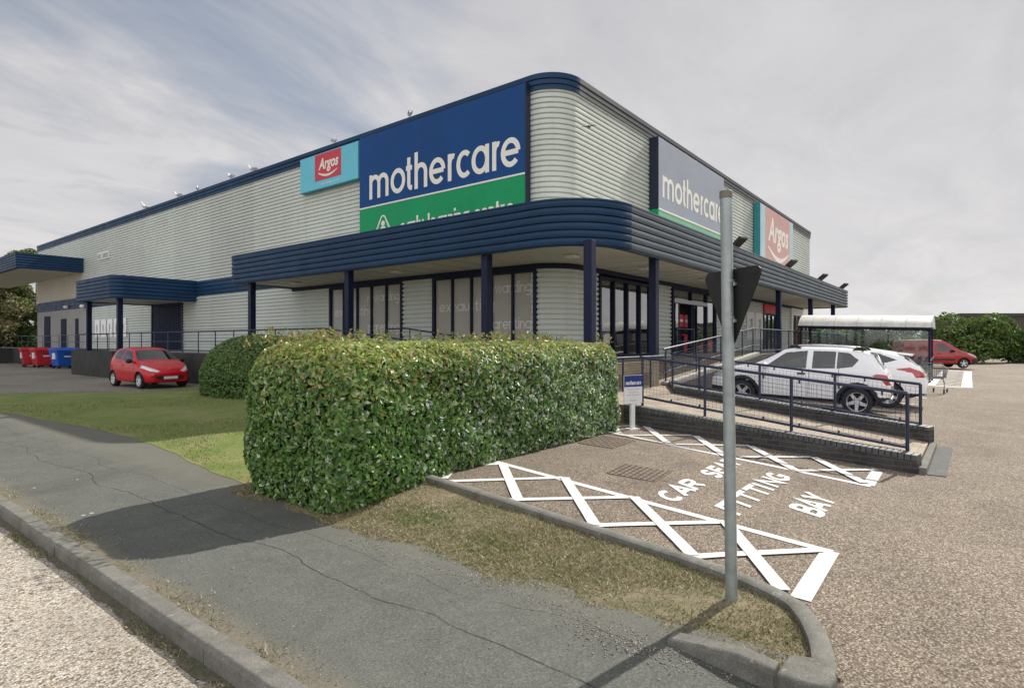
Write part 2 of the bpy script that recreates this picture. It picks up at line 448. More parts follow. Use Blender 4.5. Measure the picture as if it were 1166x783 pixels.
def word(mb, text, width, xh, stroke, fn, gap=.36, thick=.004):
    """round stroke lettering as thin raised plates; fn(u, v, d) -> point, d = height off the face"""
    adv = 0; items = []
    for ch in text:
        w, sts = letter(ch); items.append((adv, sts)); adv += w+gap
    sc = width/(adv-gap); q = 0
    for x0, sts in items:
        for st in sts:
            pts = [((x0+p[0])*sc, p[1]*xh) for p in st]
            rb = ribbon2(pts, stroke); d = thick+.0012*(q % 3); q += 1
            vs = []
            for l, r in rb: vs += [fn(l[0], l[1], d), fn(r[0], r[1], d)]
            mb.add(vs, [(2*i, 2*i+1, 2*i+3, 2*i+2) for i in range(len(rb)-1)])
    return mb

def fonttext(text, size, bold=0, shear=0, align='LEFT'):
    """built-in lettering turned into flat polygons: list of verts (x,y), faces"""
    cu = bpy.data.curves.new('lettering', 'FONT'); cu.body = text; cu.size = size; cu.offset = bold; cu.shear = shear; cu.align_x = align
    cu.resolution_u = 3
    o = bpy.data.objects.new('lettering', cu); COL.objects.link(o)
    dg = bpy.context.evaluated_depsgraph_get(); dg.update()
    me = bpy.data.meshes.new_from_object(o.evaluated_get(dg))
    vs = [(v.co.x, v.co.y) for v in me.vertices]; fs = [tuple(p.vertices) for p in me.polygons]
    bpy.data.objects.remove(o); bpy.data.curves.remove(cu); bpy.data.meshes.remove(me)
    return vs, fs

def fitted(mb, text, x0, x1, y0, y1, fn, d=.004, bold=0, shear=0):
    vs, fs = fonttext(text, 1, bold, shear)
    ax, bx = min(v[0] for v in vs), max(v[0] for v in vs); ay, by = min(v[1] for v in vs), max(v[1] for v in vs)
    mb.add([fn(x0+(v[0]-ax)/(bx-ax)*(x1-x0), y0+(v[1]-ay)/(by-ay)*(y1-y0), d) for v in vs], fs); return mb

# ------------------------------------------------------------------ the setting: ground, road, pavement, car park
mb = MB(); mb.add([(-700, -700, -.16), (700, -700, -.16), (700, 700, -.16), (-700, 700, -.16)], [(0, 1, 2, 3)])
struct('ground', mb, turf_mat('rough_field', [(.05, .06, .025), (.07, .08, .03), (.10, .10, .045), (.13, .12, .06)], .05))
roadm = chips('road_chippings', [(0, (.13, .085, .055)), (.18, (.33, .255, .175)), (.45, (.52, .46, .37)), (.75, (.60, .55, .47)), (1, (.78, .75, .69))], 78, .5, patch=((.30, .25, .19), .35))
parkm = chips('car_park_chippings', [(0, (.070, .052, .033)), (.25, (.175, .128, .087)), (.55, (.265, .205, .145)), (.8, (.35, .285, .215)), (1, (.53, .475, .39))], 92, .5, patch=((.17, .135, .10), .35))
yardm = chips('yard_asphalt', [(0, (.16, .14, .11)), (.5, (.255, .23, .185)), (1, (.36, .33, .275))], 90, .3)
mb = MB(); mb.add([(-40, -80, -.1), (-12.42, -80, -.1), (-12.42, 140, -.1), (-40, 140, -.1)], [(0, 1, 2, 3)])
struct('road', mb, roadm)
def kerb_x(y): return float(np.interp(y, [-8.735, -8.65, -8.51, -8.34, -8.02, -7.55, -7.0, -5.6, -4.1, -3.2], [-10.68, -10.35, -10.04, -9.85, -9.71, -9.64, -9.585, -9.48, -9.37, -9.28]))
def park_z(x, y): return hz(x, y)-(.16*(1-ss(kerb_x(y)-.30, kerb_x(y)-.10, x)) if y > -8.72 else 0)
xs = sorted(set([-10.74]+frange(-10.6, -9.0, .08)+frange(-8.9, 12, .45)+frange(12, 75, 4))); ys = sorted(set(frange(-80, -9, 6)+frange(-9, -8, .08)+frange(-7.8, 3, .3)))
struct('car_park', sheet(xs, ys, 0, park_z, lambda x, y: y < -4.3 or x > -4.4), parkm)
mb = MB(); mb.add([(-10.74, -80, -.02), (-12.3, -80, -.02), (-12.3, -9.5, -.02), (-10.74, -9.5, -.02)], [(3, 2, 1, 0)])
xs = frange(-12.33, -10.72, .3)+[-10.53, -9.6]; ys = frange(-13, -8.6, 2.2)+frange(-8.6, -2.5, 2)[1:]+frange(-2.5, 90, 2.5)[1:]
struct('pavement', sheet(xs, ys, 0, lambda x, y: .012*ss(-12.3, -10.6, x), lambda x, y: x < -10.72 or y > -2.5 or (x < -10.53 and y > -8.6)), pavement_mat())
# kerb stones along the road, with joints, slightly out of line
mb = MB()
y = -14.0
while y < 90:
    L = .905; j = random.uniform(-.006, .006); h = random.uniform(-.006, .006)
    mb.prism([(-12.46+j, -.16), (-12.46+j, -.004+h), (-12.435+j, .02+h), (-12.33+j, .02+h), (-12.33+j, -.16)], y, y+L-.008, lambda a, b, c: (a, c, b))
    y += L
struct('kerb', mb, kerbm, bevel=.006)
# moss and grit along the foot of the kerb, in the channel
gm = turf_mat('channel_grit', [(.09, .08, .055), (.16, .135, .095), (.11, .11, .06), (.24, .205, .15)], 5)
mb = MB(); ys = frange(-14, 60, .12)
vs = []
for i, y in enumerate(ys):
    w = .055+.02*math.sin(y*2.1)+.015*math.sin(y*7.3+1)+random.uniform(-.012, .02)
    vs += [(-12.455, y, -.085), (-12.46-max(.03, w), y, -.0945)]
mb.add(vs, [(2*i, 2*i+1, 2*i+3, 2*i+2) for i in range(len(ys)-1)])
struct('gutter', mb, gm)
# service yard behind the lawn and lawn itself
mb = MB(); mb.add([(-10.2, 13.2, .028), (0, 13.2, .028), (0, 75, .028), (-12.25, 75, .028), (-12.25, 17.2, .028), (-10.3, 16.6, .028)], [(0, 1, 2, 3, 4, 5)])
struct('service_yard', mb, yardm)
lawnm = turf_mat('lawn', [(.108, .165, .032), (.16, .21, .043), (.22, .225, .072), (.30, .265, .13)], 1.1)
vergem = turf_mat('dry_verge', [(.10, .105, .042), (.185, .16, .085), (.255, .21, .13), (.36, .30, .21)], 2.8)
def lawn_edge(y): return float(np.interp(y, [-4.4, -2.6, -1.2, .4, 2.8, 6, 9.4, 18], [-10.5, -10.45, -10.27, -10.08, -9.86, -10.05, -10.35, -10.9]))+.03*math.sin(y*1.7)+.02*math.sin(y*5.3)
ys = frange(-4.4, 1, .02*12.5); ns_ = 60; mb = MB(); vs = []; ys = [t/ns_ for t in range(ns_+1)]
def lawn_end(x): return 13.75+.42*max(0, min(5.2, -4.6-x))
for t in ys:
    for k in range(9):
        y = -4.4+t*20; x0 = lawn_edge(y); x = x0+(-2.4-x0)*k/8; y = min(y, -4.4+t*(lawn_end(x)+4.4)) if t > .5 else -4.4+t*(lawn_end(x)+4.4)
        x0 = lawn_edge(y); x = x0+(-2.4-x0)*k/8; vs.append((x, y, (.016 if k == 0 else .04+.02*math.sin(y*.9+k))))
mb.add(vs, [(i*9+k, i*9+k+1, (i+1)*9+k+1, (i+1)*9+k) for i in range(len(ys)-1) for k in range(8)])
struct('lawn', mb, lawnm)

# bay kerb (edging) and the verge it holds: path from the hedge round the nose
KP = [(-9.28, -3.4), (-9.37, -4.3), (-9.48, -5.75), (-9.585, -7.0), (-9.64, -7.55), (-9.71, -7.98), (-9.85, -8.34), (-10.04, -8.51), (-10.35, -8.65), (-10.68, -8.735)]
def smooth_path(P, n=6):
    out = []
    for i in range(len(P)-1):
        p0, p1, p2, p3 = P[max(0, i-1)], P[i], P[i+1], P[min(len(P)-1, i+2)]
        for k in range(n):
            t = k/n
            out.append(tuple(.5*((2*p1[d])+(-p0[d]+p2[d])*t+(2*p0[d]-5*p1[d]+4*p2[d]-p3[d])*t*t+(-p0[d]+3*p1[d]-3*p2[d]+p3[d])*t**3) for d in range(2)))
    return out+[P[-1]]
KPS = smooth_path(KP)
def kerb_strip(path, prof):
    mb = MB(); mb.sweep([(o, 0) for o, z in prof], path); n = len(prof)
    for i in range(len(path)):
        for q in range(n):
            x, y, _ = mb.v[i*n+q]; mb.v[i*n+q] = (x, y, hz(path[i][0]+.1, path[i][1])+prof[q][1])
    mb.f.append(tuple(range(n))); mb.f.append(tuple((len(path)-1)*n+q for q in range(n))[::-1]); return mb
# outward (right of travel, heading -y) is -x: the verge side
kp = kerb_strip(KPS, [(0, -.05), (0, .062), (.02, .076), (.09, .076), (.11, .062), (.11, -.08)])
tag(kp.build('edging_kerb', kerbm, smooth='auto'), 'long narrow concrete edging kerb curving round the dry verge beside the hatched bay', 'kerb')
# two heavy kerb stones at the nose
t = MB(); t.prism([(0, 0), (.10, 0), (.16, .02), (.18, .10), (.165, .125), (.0, .125)], 0, .78)
def nose(a, b, c):                       # long low stone lying along the pavement edge
    k = c/.6; return (-10.83+a-.115*k, -7.90-c, (b*(.35+.65*min(1, k*1.5)) if b else -.03))
n1 = MB(); pr = [(0, 0), (.01, .09), (.03, .115), (.12, .115), (.135, .10), (.135, 0)]; st_ = frange(0, .6, .06)
n1.v = [nose(p[0], p[1], c) for c in st_ for p in pr]; n_ = len(pr)
n1.f = [(i*n_+q, i*n_+(q+1) % n_, (i+1)*n_+(q+1) % n_, (i+1)*n_+q) for i in range(len(st_)-1) for q in range(n_)]+[tuple(range(n_))[::-1], tuple((len(st_)-1)*n_+q for q in range(n_))]
tag(n1.build('kerb_stone', kerbm, bevel=.012), 'long low concrete kerb stone dipping into the pavement at the foot of the sign pole', 'kerb')
q = [(-10.955, -8.515), (-10.72, -8.52), (-10.675, -8.64), (-10.70, -8.72), (-10.80, -8.755), (-10.92, -8.74), (-10.96, -8.66)]
n2 = MB(); n2.prism(q[::-1], -.05, .12)
tag(n2.build('corner_kerb_stone', kerbm, bevel=.022, seg=4), 'thick rounded concrete corner block at the nose of the verge', 'kerb')
# verge surface
ys = frange(-8.70, -2.6, .14); mb = MB(); vs = []
def verge_r(y):
    best = -9.2
    for a, b in zip(KPS, KPS[1:]):
        if min(a[1], b[1]) <= y <= max(a[1], b[1]) and a[1] != b[1]:
            t = (y-a[1])/(b[1]-a[1]); best = a[0]+(b[0]-a[0])*t
    if y < KPS[-1][1]: best = KPS[-1][0]-.1
    return best-.09
for y in ys:
    x0 = -10.70-.19*ss(7.75, 8.3, -y)+.05*math.sin(y*3.1)+.035*math.sin(y*9+1)+random.uniform(-.015, .015); x1 = max(x0+.02, verge_r(y))
    for k in range(8):
        x = x0+(x1-x0)*k/7
        z = .006+(hz(x1+.2, y)+.012)*(k/7)**1.1+.012*math.sin(x*7+y*5)*(0 < k < 7)
        if k == 0: z = .004
        vs.append((x, y, z))
mb.add(vs, [(i*8+k, i*8+k+1, (i+1)*8+k+1, (i+1)*8+k) for i in range(len(ys)-1) for k in range(7)])
struct('verge', mb, vergem)
VERGE = np.array(vs).reshape(len(ys), 8, 3)

# ---- grass blades (uncountable ground cover)
def blades(name, pts, hmin, hmax, cols, w=.006, lean=.5):
    n = len(pts); a = RNG.uniform(0, 2*PI, n); h = RNG.uniform(hmin, hmax, n)*RNG.uniform(.4, 1, n); ww = w*RNG.uniform(.7, 1.4, n)
    dx, dy = np.cos(a), np.sin(a); b = RNG.uniform(0, 2*PI, n); ln = h*RNG.uniform(.1, lean, n)
    V = np.zeros((n, 3, 3)); P = np.asarray(pts)
    V[:, 0] = P+np.stack([-dx*ww, -dy*ww, 0*h], 1); V[:, 1] = P+np.stack([dx*ww, dy*ww, 0*h], 1)
    V[:, 2] = P+np.stack([np.cos(b)*ln, np.sin(b)*ln, h], 1)
    c = np.array(cols)[RNG.integers(0, len(cols), n)]*RNG.uniform(.75, 1.25, (n, 1))
    o = fast_mesh(name, V.reshape(-1, 3), np.arange(3*n).reshape(-1, 3), np.repeat(c, 3, 0), leafmd); return o

def fast_mesh(name, V, F, C, mat, parent=None):
    me = bpy.data.meshes.new(name); k = F.shape[1]
    me.vertices.add(len(V)); me.vertices.foreach_set('co', np.ascontiguousarray(V, dtype=np.float32).ravel())
    me.loops.add(F.size); me.loops.foreach_set('vertex_index', np.ascontiguousarray(F, dtype=np.int32).ravel())
    me.polygons.add(len(F)); me.polygons.foreach_set('loop_start', np.arange(0, F.size, k, dtype=np.int32))
    at = me.attributes.new('Col', 'FLOAT_COLOR', 'POINT')
    at.data.foreach_set('color', np.concatenate([np.clip(C, 0, 1), np.ones((len(C), 1))], 1).astype(np.float32).ravel())
    me.update(calc_edges=True); me.validate(); me.materials.append(mat)
    o = bpy.data.objects.new(name, me); COL.objects.link(o)
    if parent is not None: o.parent = parent
    WM[o.name] = WM.get(parent.name, Matrix()) if parent is not None else Matrix()
    return o

def verge_pts(n, ok=lambda x, y: True):
    out = []
    ny = VERGE.shape[0]
    while len(out) < n:
        i = random.random()*(ny-1.001); k = random.random()*6.999; a, b = int(i), int(k); fi, fk = i-a, k-b
        p = (VERGE[a, b]*(1-fi)*(1-fk)+VERGE[a+1, b]*fi*(1-fk)+VERGE[a, b+1]*(1-fi)*fk+VERGE[a+1, b+1]*fi*fk)
        if ok(p[0], p[1]): out.append(p)
    return out
def cl(x, y): return math.sin(x*3.1+y*1.7)+math.sin(x*1.3-y*2.9+2)+.8*math.sin(x*7.3+y*5.1)
drycols = [(.31, .26, .15), (.38, .32, .20), (.26, .22, .11), (.20, .21, .07), (.45, .385, .27), (.17, .19, .06)]
grncols = [(.10, .18, .035), (.14, .22, .045), (.18, .23, .06), (.21, .21, .08)]
tag(blades('verge_dry_grass', verge_pts(42000, lambda x, y: random.random() < .55+.22*cl(x, y)), .010, .034, drycols, .0042, 1.9), kind='stuff', label='short dry straw coloured grass on the verge', cat='grass')
tag(blades('verge_green_grass', verge_pts(4200, lambda x, y: (random.random() < .9-1.1*((x+10.15)**2/.10+(y+5.15)**2/.16)+.5*math.sin(x*31+y*17)*math.sin(y*23-x*9)) or (random.random() < .8-1.1*((x+10.25)**2/.07+(y+6.15)**2/.12)+.5*math.sin(x*27+y*19)*math.sin(y*21)) or (random.random() < .035*(1+cl(x*2, y*2)))), .010, .042, grncols, .0045, 1.2), kind='stuff', label='patches of green grass and weeds on the verge', cat='grass')
pts = []
while len(pts) < 60000:
    y = random.uniform(-3.5, 16.3); x = random.uniform(-10.6, -2.6)
    if random.random() < 1.0-.045*(y+3.5) and x > lawn_edge(y)+.03 and y < lawn_end(x)-.05: pts.append((x, y, .03+.02*math.sin(y*.9)))
tag(blades('lawn_grass', pts, .016, .05, [(.12, .185, .034), (.165, .225, .045), (.21, .235, .065), (.28, .25, .108), (.10, .162, .03), (.35, .30, .17)], .006), kind='stuff', label='mown lawn grass', cat='grass')
# tufts and dry straw along the road kerb
pts = []
while len(pts) < 5200:
    y = random.uniform(-9.3, 22); x = -12.47-abs(random.gauss(0, .06))
    if math.sin(y*1.9)+math.sin(y*4.7+1)+.5*math.sin(y*11) > .5: pts.append((x, y, -.093))
for k in range(15000):
    y = random.uniform(-9.3, 22); x = -12.315+abs(random.gauss(0, .085))
    if math.sin(y*2.3+1)+math.sin(y*5.7)+.6*math.sin(y*13) > random.uniform(-1.0, 1.0): pts.append((x, y, .008))
for k in range(260): pts.append((-12.50+random.gauss(0, .035), -3.0+random.gauss(0, .05), -.093))
tag(blades('kerb_straw', pts, .006, .032, drycols+[(.10, .12, .035)], .004, 1.6), kind='stuff', label='dry straw and weeds along the road kerb', cat='weeds')

# loose pale chippings and grit along the verge foot, the nose and the road kerb
def grit(name, pts, smin, smax, cols, label):
    n = len(pts); P = np.array(pts); sz = RNG.uniform(smin, smax, (n, 1)); O = np.array([[1, 0, 0], [0, 1, 0], [-1, 0, 0], [0, -1, 0], [0, 0, .8], [0, 0, -.3]])
    V = P[:, None]+O[None]*sz[:, None]*RNG.uniform(.6, 1.25, (n, 6, 1)); F0 = np.array([[0, 1, 4], [1, 2, 4], [2, 3, 4], [3, 0, 4], [1, 0, 5], [2, 1, 5], [3, 2, 5], [0, 3, 5]])
    c = np.array(cols)[RNG.integers(0, len(cols), n)]*RNG.uniform(.7, 1.2, (n, 1))
    return tag(fast_mesh(name, V.reshape(-1, 3), (F0[None]+6*np.arange(n)[:, None, None]).reshape(-1, 3), np.repeat(c, 6, 0), leafmd), kind='stuff', label=label, cat='grit')
pts = []
for p in verge_pts(1500, lambda x, y: random.random() < .9-(x+10.7)*.9): pts.append((p[0], p[1], p[2]+.002))
for k in range(1100):
    y = random.uniform(-8.6, -5); pts.append((-10.76-abs(random.gauss(0, .10)), y, .012))
for k in range(500): pts.append((-10.9-abs(random.gauss(0, .09)), -7.75+random.gauss(0, .22), .012))
for k in range(700):
    y = random.uniform(-9.3, 6); pts.append((-12.30+abs(random.gauss(0, .22)), y, .008))
for k in range(500): pts.append((random.uniform(-12.2, -10.8), random.uniform(-9.3, 8), .010))
grit('verge_grit', pts, .0025, .0085, [(.40, .37, .32), (.28, .24, .19), (.52, .50, .46), (.20, .17, .13)], 'loose pale chippings and grit along the verge and the pavement edges')

# ---- painted markings on the bay, laid on the rising surface
def strip(mb, a, b, w, off=.006, w2=None):
    L = math.dist(a, b); n = max(1, round(L/.3)); dx, dy = (b[0]-a[0])/L, (b[1]-a[1])/L; vs = []
    for i in range(n+1):
        t = i/n; x, y = a[0]+(b[0]-a[0])*t, a[1]+(b[1]-a[1])*t
        for s in (1, -1):
            px, py = x-dy*w/2*s, y+dx*w/2*s; vs.append((px, py, hz(px, py)+off))
    return mb.add(vs, [(2*i, 2*i+1, 2*i+3, 2*i+2) for i in range(n)])
near = MB(); q = 0
for a, b, w in [((-8.14, -4.16), (-8.61, -8.36), .10), ((-8.60, -8.345), (-9.72, -8.36), .13), ((-9.24, -4.55), (-8.67, -4.2), .12),
                ((-8.70, -4.22), (-8.16, -4.62), .09), ((-9.32, -4.66), (-8.22, -5.5), .09), ((-9.40, -5.56), (-8.36, -6.46), .09), ((-9.48, -6.56), (-8.48, -7.46), .09), ((-9.57, -7.5), (-8.64, -8.28), .09),
                ((-8.23, -4.6), (-9.33, -5.70), .11), ((-8.22, -5.52), (-9.42, -6.62), .11), ((-8.36, -6.47), (-9.50, -7.54), .11), ((-8.49, -7.46), (-9.68, -8.24), .11)]:
    strip(near, a, b, w, .005+.0012*q); q += 1
tag(near.build('hatched_marking', roadpaint), 'white hatched strip painted beside the edging kerb, nearer of the two', 'road marking')
far = MB(); q = 0
for a, b, w in [((-5.03, -4.2), (-5.88, -8.3), .10), ((-4.92, -8.255), (-5.85, -8.27), .13), ((-4.47, -4.15), (-4.0, -4.46), .09), ((-4.47, -4.15), (-5.03, -4.54), .09),
                ((-5.2, -4.67), (-4.25, -5.49), .09), ((-5.23, -5.62), (-4.43, -6.5), .09), ((-5.43, -6.64), (-4.61, -7.4), .09), ((-5.73, -7.44), (-4.81, -8.24), .09),
                ((-4.02, -4.53), (-5.24, -5.49), .12), ((-4.3, -5.58), (-5.55, -6.49), .12), ((-4.49, -6.52), (-5.69, -7.43), .12), ((-4.63, -7.44), (-5.8, -8.23), .12)]:
    strip(far, a, b, w, .005+.0012*q); q += 1
tag(far.build('hatched_marking', roadpaint), 'white hatched strip painted along the foot of the ramp wall', 'road marking')
TX = thing('painted_lettering', 'large white lettering reading CAR SEAT FITTING BAY painted on the bay', 'road marking', (-7, -7.2, 0))
def cap(ch):
    A = lambda cx, cy, rx, ry, a0, a1, n=12: [(cx+rx*math.cos(rad(a0+(a1-a0)*i/n)), cy+ry*math.sin(rad(a0+(a1-a0)*i/n))) for i in range(n+1)]
    return {'C': [A(.5, .5, .42, .42, 48, 312, 18)], 'A': [[(.02, 0), (.5, .96), (.98, 0)], [(.2, .30), (.8, .30)]],
     'R': [[(.08, 0), (.08, 1)], [(.08, .92), (.55, .92)]+A(.55, .70, .33, .22, 90, -90, 8)+[(.08, .48)], [(.5, .48), (.92, 0)]],
     'S': [A(.5, .72, .36, .21, 25, 270, 12)+A(.5, .29, .38, .22, 90, -155, 12)], 'E': [[(.9, .92), (.1, .92), (.1, .08), (.9, .08)], [(.1, .5), (.8, .5)]],
     'T': [[(0, .92), (1, .92)], [(.5, .92), (.5, 0)]], 'F': [[(.9, .92), (.1, .92), (.1, 0)], [(.1, .5), (.75, .5)]], 'I': [[(.5, 0), (.5, 1)]],
     'N': [[(.1, 0), (.1, .96), (.9, .04), (.9, 1)]], 'G': [A(.5, .5, .42, .42, 48, 300, 16)+[(.9, .2), (.9, .46), (.55, .46)]],
     'B': [[(.1, 0), (.1, 1)], [(.1, .93), (.5, .93)]+A(.5, .72, .32, .21, 90, -90, 7)+[(.1, .51)], [(.1, .5), (.52, .5)]+A(.52, .285, .37, .215, 90, -90, 7)+[(.1, .07)]],
     'Y': [[(.02, 1), (.5, .48), (.98, 1)], [(.5, .48), (.5, 0)]]}[ch]
def gtext(text, x0, x1, y0, y1, sk, st=.072):
    wd = [.35 if c == 'I' else .82 for c in text]; k = (x1-x0)/(sum(wd)+.12*(len(text)-1)); u = 0; mm = MB(); q = 0
    for c, w_ in zip(text, wd):
        for stt in cap(c):
            pts = [((u+(p[0] if c != 'I' else .175/.35*p[0]*.7)*w_)*k, p[1]*(y1-y0)) for p in stt]; rb = ribbon2(pts, st); vs = []
            for pr in rb:
                for e in pr:
                    x = x0+e[0]+sk[0]*(e[1]/(y1-y0)-1); y = y0+e[1]+sk[1]*e[0]/(x1-x0); vs.append((x, y, hz(x, y)+.0052+.0012*(q % 3)))
            mm.add(vs, [(2*i, 2*i+1, 2*i+3, 2*i+2) for i in range(len(rb)-1)]); q += 1
        u += w_+.12
    mm.build('painted_word', roadpaint, TX, world=True)
gtext('CAR', -8.08, -7.15, -6.86, -6.58, (.14, .02)); gtext('SEAT', -6.75, -5.66, -6.84, -6.56, (.14, .04))
gtext('FITTING', -8.04, -6.0, -7.49, -7.21, (.14, .0)); gtext('BAY', -7.52, -6.74, -8.10, -7.78, (.14, .0))
for x, lab in ((3.05, 'white bay line between the white crossover and the white hatchback'), (5.45, 'white bay line just beyond the white hatchback'), (7.85, 'white bay line nearest the loose wire trolley'), (10.2, 'farthest white bay line, running in front of the trolley shelter')):
    bl = MB(); strip(bl, (x, -8.1), (x, -4.4), .16); tag(bl.build('bay_line', roadpaint), lab, 'road marking', 'white bay lines')
zb = MB()
strip(zb, (14.2, -9.0), (30, -8.9), .35); strip(zb, (14.2, -7.9), (30, -7.8), .25)
for i in range(14): strip(zb, (14.8+i*1.1, -8.8), (15.3+i*1.1, -8.0), .22)
strip(zb, (30.0, -9.1), (30.0, -7.7), .5); strip(zb, (14.2, -9.1), (14.2, -7.8), .4)
tag(zb.build('crossing_marking', roadpaint), 'white painted walkway grid on the car park in front of the red van', 'road marking')
# drain covers
ironm = M('cast_iron', (.15, .118, .088), .7, .2, .4, .3, 9)
def drain(cx, cy, sx, sy, rz, label):
    fr = MB(); m4 = Matrix.Translation((cx, cy, hz(cx, cy)+.004)) @ Matrix.Rotation(-math.atan(.045), 4, 'X').inverted() @ Matrix.Rotation(rz, 4, 'Z')
    t = thing('drain_cover', label, 'drain cover', (cx, cy, hz(cx, cy)))
    fr.box(-sx/2, -sy/2, -.02, sx/2, sy/2, .004, m4); g = fr; nx, ny = 11, 9
    for i in range(nx):
        for j in range(ny):
            x, y = -sx/2+.03+(sx-.06)*i/(nx-1), -sy/2+.03+(sy-.06)*j/(ny-1); a = .016
            w, h = ((.02, .009) if (i+j) % 2 else (.009, .02))
            g.box(x-w, y-h, .004, x+w, y+h, .011, m4)
    g.build('cover_plate', ironm, t, world=True)

drain(-7.32, -6.02, .62, .62, .1, 'rusty square drain cover in the bay, nearer to the painted lettering')
drain(-5.88, -4.78, .85, .58, .05, 'rusty double drain cover in the bay near the small white sign')

# ------------------------------------------------------------------ the building
B = thing('retail_building', 'large corrugated grey retail shed with navy trim and wrap-round canopy', 'building')
FL = 1.25; LX, RX = 50.8, 32.0; RC = 1.0
def cpath(y0, x1, r=RC, c=0.0, n=12):     # from far on the long side, round the corner, out along the entrance side
    return [(c, y0)]+arc(c+r, c+r, r, 180, 270, n)+[(x1, c)]
def ribs(z0, z1, pitch=.155, d=.055):
    n = round((z1-z0)/pitch); p = (z1-z0)/n; out = []
    for i in range(n):
        z = z0+i*p; out += [(-d, z+.002), (-d, z+p*.25), (-.004, z+p*.30), (.007, z+p*.62), (-.006, z+p*.96)]
    return out+[(-d, z1)]
up = MB(); up.sweep(ribs(3.9, 9.12), cpath(LX, RX)); up.sweep(ribs(3.9, 9.12), [(RX, 0), (RX, LX), (0, LX)])
up.build('upper_cladding', clad, B, smooth='auto')
def seg(name, path, z0=FL-.75, z1=3.9):
    m = MB(); m.sweep(ribs(z0, z1), path); return m.build(name, clad, B, smooth='auto')
seg('wall_cladding', [(0, 39.6), (0, 28.2)], FL); seg('wall_cladding', [(0, 24.1), (0, 10.95)]); seg('wall_cladding', [(0, 6.62), (0, 5.12)])
seg('wall_cladding', [(0, 1.0)]+arc(1, 1, 1, 180, 270, 12)[1:]+[(2.2, 0)])
seg('wall_cladding', [(6.1, 0), (7.8, 0)]); seg('wall_cladding', [(12.8, 0), (17.2, 0)], FL); seg('wall_cladding', [(23.95, 0), (26.3, 0)], FL)
seg('wall_cladding', [(31.5, 0), (32, 0)], FL); seg('wall_cladding', [(17.2, 0), (20.3, 0)], FL, 1.87); seg('wall_cladding', [(17.2, 0), (20.3, 0)], 3.31, 3.9)
m = MB(); m.box(-.02, 39.6, FL, .2, LX, 4.1); m.build('service_wall', M('painted_block', (.30, .30, .285), .7, 0, .3, .1, .5), B)
m = MB(); m.box(-.035, 39.8, 4.9, .0, LX-.02, 6.7); m.build('render_panel', beige, B)
m = MB(); m.box(.05, .05, -.2, 31.9, .25, FL); m.box(.05, .05, -.2, .25, LX, FL); m.build('plinth', bricklight, B)
m = MB(); m.add([(.3, .3, 9.1), (RX-.3, .3, 9.1), (RX-.3, LX-.3, 9.1), (.3, LX-.3, 9.1)], [(0, 1, 2, 3)]); m.build('roof', roofm, B)
m = MB(); tp = [(-.02, 9.06), (.05, 9.06), (.05, 9.17), (.025, 9.19), (.025, 9.2), (.06, 9.215), (.06, 9.33), (.03, 9.345), (.03, 9.36), (.075, 9.375), (.075, 9.52), (-.25, 9.53), (-.25, 9.1)]
m.sweep(tp, cpath(LX, RX)[:-1]); m.build('roof_trim', navy, B, smooth='auto')
m = MB(); m.sweep(tp, [cpath(LX, RX)[-2], (RX, 0), (RX, LX), (0.0, LX+.01)]); m.build('sunlit_tint_roof_trim', M('dark_trim_sunlit_tint', (.05, .055, .06), .45, 0, .6, .16, .8, streak=.2), B, smooth='auto')  # greyer copy of the trim, sun sheen put into its colour
# navy band along the long side between the canopies
m = MB(); m.sweep([(-.01, 4.1)]+[(o+.045, z) for o, z in ribs(4.1, 4.86, .19, .03)]+[(-.01, 4.86)], [(0, LX), (0, 13.7)]); m.build('fascia_band', navy, B, smooth='auto')
# interior seen through the glass
m = MB(); m.box(.4, .4, FL-.05, 31.5, 12, FL); m.build('shop_floor', shopfloor, B)
m = MB(); m.box(.4, 6.0, FL, 31.5, 6.2, 3.95); m.box(.4, .4, 3.92, 31.5, 12, 3.97); m.box(6.4, .4, FL, 6.5, 6, 3.9); m.build('interior_partition', darkroom, B)

def window(y0, y1, z0, z1, n, side, mullion=.07, frame=navyp, glass=glassw, film=None, depth=.10, d0=-.03):
    """side 'L': in the long wall (x=0); 'R': in the entrance wall (y=0)"""
    mp = (lambda u, d, z: (d, u, z)) if side == 'L' else (lambda u, d, z: (u, d, z))
    def bx(m, u0, d0, z0, u1, d1, z1):
        a, b = mp(u0, d0, z0), mp(u1, d1, z1); m.box(min(a[0], b[0]), min(a[1], b[1]), z0, max(a[0], b[0]), max(a[1], b[1]), z1)
    m = MB()
    bx(m, y0-.06, d0, z0, y0+.05, depth, z1); bx(m, y1-.05, d0, z0, y1+.06, depth, z1)
    bx(m, y0+.05, d0, z1-.10, y1-.05, depth, z1); bx(m, y0+.05, d0, z0, y1-.05, depth, z0+.08)
    us = [y0+(y1-y0)*i/n for i in range(n+1)]
    for u in us[1:-1]: bx(m, u-mullion/2, d0+.02, z0+.08, u+mullion/2, depth-.01, z1-.10)
    w = m.build('window', frame, B, bevel=.004, seg=1)
    for i in range(n):
        g = MB(); a, b = us[i]+.035, us[i+1]-.035
        g.add([mp(a, .055, z0+.07), mp(b, .055, z0+.07), mp(b, .055, z1-.09), mp(a, .055, z1-.09)], [(0, 1, 2, 3)]); g.build('pane', glass, w)
    if film:
        g = MB(); bx(g, y0+.04, .075, z0+.05, y1-.04, .085, z1-.05); fl = g.build('window_film', film, w)
    return w
filmglass = glass_mat('filmed_glass', (.95, .95, .94), .97, .25, ior=1.2, gain=.5, base=.01)
